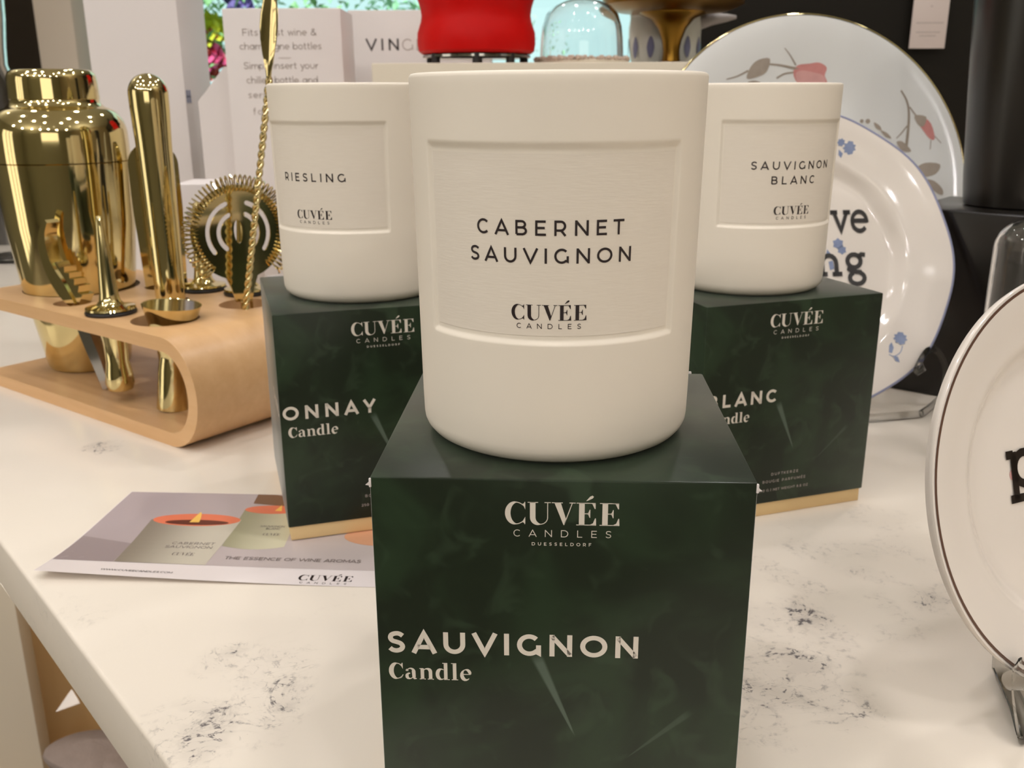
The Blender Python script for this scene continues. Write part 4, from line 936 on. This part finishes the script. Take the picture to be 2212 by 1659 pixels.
# left: tall paper carrier, folded card, small carton, black tray, clear decanter
g0, g1 = at(178, 0, .85), at(380, 0, .85)
t, b, c = prop_box('paper_carrier', 'tall white carton with faint blue print, behind the shaker and muddler', 'carton', g0.x, g1.x, .85, .945, 0, .40, 'white_card')
mb = MB()
q0 = at(376, 222, .90)
for k_ in (0, 1): mb.rbox(g1.x-c.x+.0002, g1.x-c.x+.0004, q0.y-c.y-.0475+k_*.0085, q0.y-c.y-.0415+k_*.0085, q0.z, q0.z+.0135); 
mb.rbox(g1.x-c.x+.0002, g1.x-c.x+.0004, q0.y-c.y-.0475, q0.y-c.y-.033, q0.z+.0062, q0.z+.0076)
build('print_mark', mb, 'blue_ink', b, smooth=False)
d0, d1, d2 = at(428, 219, .82), at(484, 144, .82), at(540, 144, .82)
t = thing('slanted_card', 'greyish white folded card with a slanted top beside the tall white carton', 'card', (d0.x, .82, 0))
mb = MB(); mb.prism([(0, 0), (d2.x-d0.x, 0), (d2.x-d0.x, d1.z), (d1.x-d0.x, d1.z), (0, d0.z)], 0, .003, T=Matrix(((1, 0, 0, 0), (0, 0, -1, .003), (0, 1, 0, 0), (0, 0, 0, 1)))); build('panel', mb, 'white_card', t)
q0, q1 = at(372, 398, .66), at(520, 398, .66)
t, b, c = prop_box('small_carton', 'small white carton seen through the coiled strainer', 'carton', q0.x, q1.x, .66, .72, 0, q0.z, 'white_card')
mb = MB()
for px0, px1, py, ph in ((406, 440, 482, 26), (428, 446, 608, 8)):
    e0 = at(px0, py, .66); e1 = at(px1, py-ph, .66); mb.rbox(e0.x-c.x, e1.x-c.x, -.0304, -.0302, e0.z, e1.z); build('print_mark', mb, 'light_ink', b, smooth=False); mb = MB()

q0 = at(80, 455, 1.165)
t, b, c = prop_box('black_tray', 'black display block on the table behind the shaker', 'display block', -1.02, q0.x+.06, 1.165, 1.26, 0, .055, 'black_gloss', part='block')
p0 = at(-6, 60, 1.05); t = thing('glass_decanter', 'clear glass decanter at the left edge behind the shaker', 'decanter', (p0.x-.022, 1.05, 0))
zz = lambda py: at(0, py, 1.05).z
pr = [(.034, .0), (.038, .002), (.040, .02), (.045, zz(330)), (.043, zz(280)), (.036, zz(220)), (.030, zz(170)), (.0255, zz(140)), (.027, zz(100)), (.031, zz(40)), (.034, zz(-40)), (.035, zz(-60))]
full = pr+[(max(.001, r_-.0022), max(.006, z_)) for r_, z_ in pr[::-1]]+[(.0008, .006), (.0008, 0)]
seg = 64; n = len(full); mb = MB(); mb.add([(r_*cos(2*pi*k/seg), r_*sin(2*pi*k/seg), z_) for r_, z_ in full for k in range(seg)], [(j*seg+k, j*seg+(k+1) % seg, ((j+1) % n)*seg+(k+1) % seg, ((j+1) % n)*seg+k) for j in range(n) for k in range(seg)]); build('body', mb, 'glass', t)

# ------------------------------------------------------------------ room
FL, CE = -.9, 1.75; XL, XR, YB, YF = -3.2, 3.2, 3.5, -3.2
struct('floor', MB().rbox(XL, XR, YF, 9, FL-.05, FL), 'floor', smooth=False)
struct('ceiling', MB().rbox(XL-.1, XR+.1, YF-.1, YB+.1, CE, CE+.05), 'ceil', smooth=False)
struct('wall_left', MB().rbox(XL-.1, XL, YF, YB, FL, CE), 'wall_olive', smooth=False)
struct('wall_right', MB().rbox(XR, XR+.1, YF, YB, FL, CE), 'wall_tan', smooth=False)
struct('wall_front', MB().rbox(XL, XR, YF-.1, YF, FL, CE), 'wall_olive', smooth=False)
wx0, wx1, wz0, wz1 = at(385, 0, 3.5).x, at(1520, 0, 3.5).x, -.35, 1.69
mb = MB(); mb.rbox(XL, wx0, YB, YB+.1, FL, CE); mb.rbox(wx1, XR, YB, YB+.1, FL, CE); mb.rbox(wx0, wx1, YB, YB+.1, FL, wz0); mb.rbox(wx0, wx1, YB, YB+.1, wz1, CE)
struct('wall_back', mb, 'wall_dark', smooth=False)
mb = MB(); fw = .05
mb.rbox(wx0, wx0+fw, YB+.02, YB+.08, wz0, wz1); mb.rbox(wx1-fw, wx1, YB+.02, YB+.08, wz0, wz1); mb.rbox(wx0, wx1, YB+.02, YB+.08, wz0, wz0+fw); mb.rbox(wx0, wx1, YB+.02, YB+.08, wz1-fw, wz1)
w1 = struct('window_1', mb, 'wall_dark', smooth=False); build('pane', MB().rbox(wx0+fw, wx1-fw, YB+.045, YB+.05, wz0+fw, wz1-fw), 'pane', w1, smooth=False)
mb = MB(); c0, c1_ = at(68, 0, 2.2), at(152, 0, 2.2); mb.rbox(c0.x, c1_.x, 2.2, 2.32, FL, CE, .004); struct('trim_1', mb, 'column')
# bright shop window in the left wall, seen in the gold reflections
mb = MB(); mb.rbox(XL, XL+.02, -1.5, -.1, -.75, 1.0); w2 = struct('window_2', mb, 'bright_pane', smooth=False)
mb = MB()
for yy in (-1.5, -1.05, -.6, -.12): mb.rbox(XL+.02, XL+.05, yy-.03, yy+.03, -.75, 1.0)
build('window_frame', mb, 'wall_dark', w2, smooth=False)
mb = MB(); mb.rbox(-.6, 1.2, YF, YF+.02, .2, 1.1); w3 = struct('added_fill_pane', mb, 'bright_pane', smooth=False)  # glowing pane added on the unseen front wall, for frontal fill

# planting outside the window
def shrub(name, label, x, y, h, r, seed, leaf, blooms, nleaf=900):
    t = thing(name, label, 'plant', (x, y, FL)); r4 = random.Random(seed); mb = MB()
    def pt():
        a = r4.uniform(0, 2*pi); s_ = r4.random()**.5; z = r4.random(); k = r*(.45+.55*sin(pi*min(1, .15+z*.85)))
        return Vector((k*s_*cos(a), k*s_*sin(a)*.6, h*(.12+.88*z)))
    for _ in range(nleaf):
        p = pt(); L = r4.uniform(.05, .11); T = Matrix.Translation(p) @ Matrix.Rotation(r4.uniform(0, 6.3), 4, 'Z') @ Matrix.Rotation(r4.uniform(-1.2, 1.2), 4, 'X')
        mb.add([(0, 0, 0), (L*.28, L*.45, .01), (0, L, 0), (-L*.28, L*.45, .01)], [(0, 1, 2, 3)], T)
    o = build('foliage', mb, leaf, t, smooth=False)
    mb = MB(); mb.tube([(0, 0, 0), (.02, .01, h*.3), (-.02, 0, h*.7)], [.03, .025, .012], 8); build('stem', mb, 'tan_wood', t)
    for mat, nm, pts, rad in blooms:
        for (bx_, by_, bz_) in pts:
            mb = MB(); cc = Vector((bx_-x, by_-y, bz_-FL))
            for i in range(9):
                a = 2*pi*i/9; T = Matrix.Translation(cc) @ Matrix.Rotation(pi/2, 4, 'X') @ Matrix.Rotation(a, 4, 'Z') @ Matrix.Rotation(.5+.3*(i % 2), 4, 'X')
                mb.add([(0, 0, 0), (rad*.35, rad*.5, 0), (0, rad, 0), (-rad*.35, rad*.5, 0)], [(0, 1, 2, 3)], T)
            build(nm, mb, mat, t, smooth=False)
    return t
A2 = lambda px, py, Y=4.9: tuple(at(px, py, Y))
shrub('flowering_shrub', 'flowering shrub with pink and yellow blossoms outside the window', at(560, 0, 5.0).x, 5.0, 1.74, .72, 4, 'leaf', [('bloom_yellow', 'yellow_blossom', [A2(455, 60), A2(450, 74), A2(468, 68)], .10), ('bloom_pink', 'pink_blossom', [A2(452, 106), A2(462, 118), A2(448, 128)], .11), ('bloom_coral', 'coral_blossom', [A2(446, 88), A2(470, 128), A2(455, 152)], .085), ('bloom_violet', 'violet_blossom', [A2(518, 6), A2(525, 2)], .09)], 850)
shrub('green_shrub', 'pale green leafy shrub outside the window', at(830, 0, 6.3).x, 6.3, 1.98, .55, 9, 'leaf_pale', [], 700)
shrub('small_tree', 'young leafy tree farther out behind the window', at(1100, 0, 7.4).x, 7.4, 2.1, .5, 12, 'leaf_pale', [], 160)

# ------------------------------------------------------------------ light
wd = bpy.data.worlds.new('world'); scene.world = wd; wd.use_nodes = True; nt = wd.node_tree
bg = nt.nodes['Background']; bg.inputs[0].default_value = C(206, 231, 232); bg.inputs[1].default_value = 1.25
l = bpy.data.lights.new('daylight_sun', 'SUN'); l.energy = 7.; l.angle = radians(4); l.color = (1, .98, .92); o = bpy.data.objects.new('daylight_sun', l); COL.objects.link(o)
o.location = (3, 2, 4); o.rotation_euler = Vector((-.2, .45, -.87)).to_track_quat('-Z', 'Y').to_euler()
def spot(x, y, power, size=.045, ang=120, col=(1, .97, .965), z=CE-.03, aim=None):
    l = bpy.data.lights.new('ceiling_spot', 'SPOT'); l.energy = power; l.color = col; l.shadow_soft_size = size; l.spot_size = radians(ang); l.spot_blend = .6
    o = bpy.data.objects.new('ceiling_spot', l); COL.objects.link(o); o.location = (x, y, z)
    if aim: o.rotation_euler = (Vector(aim)-Vector((x, y, z))).to_track_quat('-Z', 'Y').to_euler()
    return o
LIGHTS = [(-.9, -.7, 14), (-.35, -1.0, 6), (.5, -.8, 10), (1.1, -.2, 12), (-1.3, .2, 18), (-.5, .02, 13), (.42, -.02, 15), (-1.0, 1.0, 12), (-.1, 1.1, 14), (.8, .9, 16), (1.5, .6, 6), (-.5, 1.9, 9), (.6, 1.9, 10), (-1.7, -.5, 10), (1.4, -1.2, 6), (-2.0, 1.4, 7), (-.6, -1.9, 4), (.4, -1.8, 4)]
POW = 1.05
for x, y, p_ in LIGHTS: spot(x, y, p_*POW)
for x, y, p_ in ((-2.4, -2.1, 60), (-1.5, -2.6, 55), (-.7, -2.9, 50), (.1, -2.7, 40), (1.0, -2.9, 34), (1.9, -2.4, 30), (-2.8, -1.0, 46)): spot(x, y, p_*.49, ang=60, aim=(.0, .3, .05))

l = bpy.data.lights.new('under_table_fill', 'POINT'); l.energy = .9; l.color = (1, .9, .76); l.shadow_soft_size = .03; o = bpy.data.objects.new('under_table_fill', l); COL.objects.link(o); o.location = (-.30, .36, -.10)  # unseen point light added under the table to brighten the back board
for x, y in ((-2.2, 2.2), (2.3, -.6), (-1.6, -2.3)):
    l = bpy.data.lights.new('ceiling_fill', 'AREA'); l.energy = 13; l.color = (1, .96, .92); l.shape = 'DISK'; l.size = .5  # unseen upward lamps added to brighten the ceiling and its reflections
    o = bpy.data.objects.new('ceiling_fill', l); COL.objects.link(o); o.location = (x, y, .9); o.rotation_euler = (pi, 0, 0)
# lift the whole place so that the floor lies at z = 0
for o in scene.objects:
    if o.parent is None: o.location.z += TABLE_Z
scene.view_settings.view_transform = 'Standard'; scene.view_settings.look = 'None'; scene.view_settings.exposure = 0; scene.view_settings.gamma = 1
scene.cycles.use_denoising = True
scene.cycles.max_bounces = 10; scene.cycles.diffuse_bounces = 4; scene.cycles.glossy_bounces = 5; scene.cycles.transmission_bounces = 8; scene.cycles.transparent_max_bounces = 8
scene.cycles.caustics_reflective = False; scene.cycles.caustics_refractive = False; scene.cycles.sample_clamp_indirect = 4
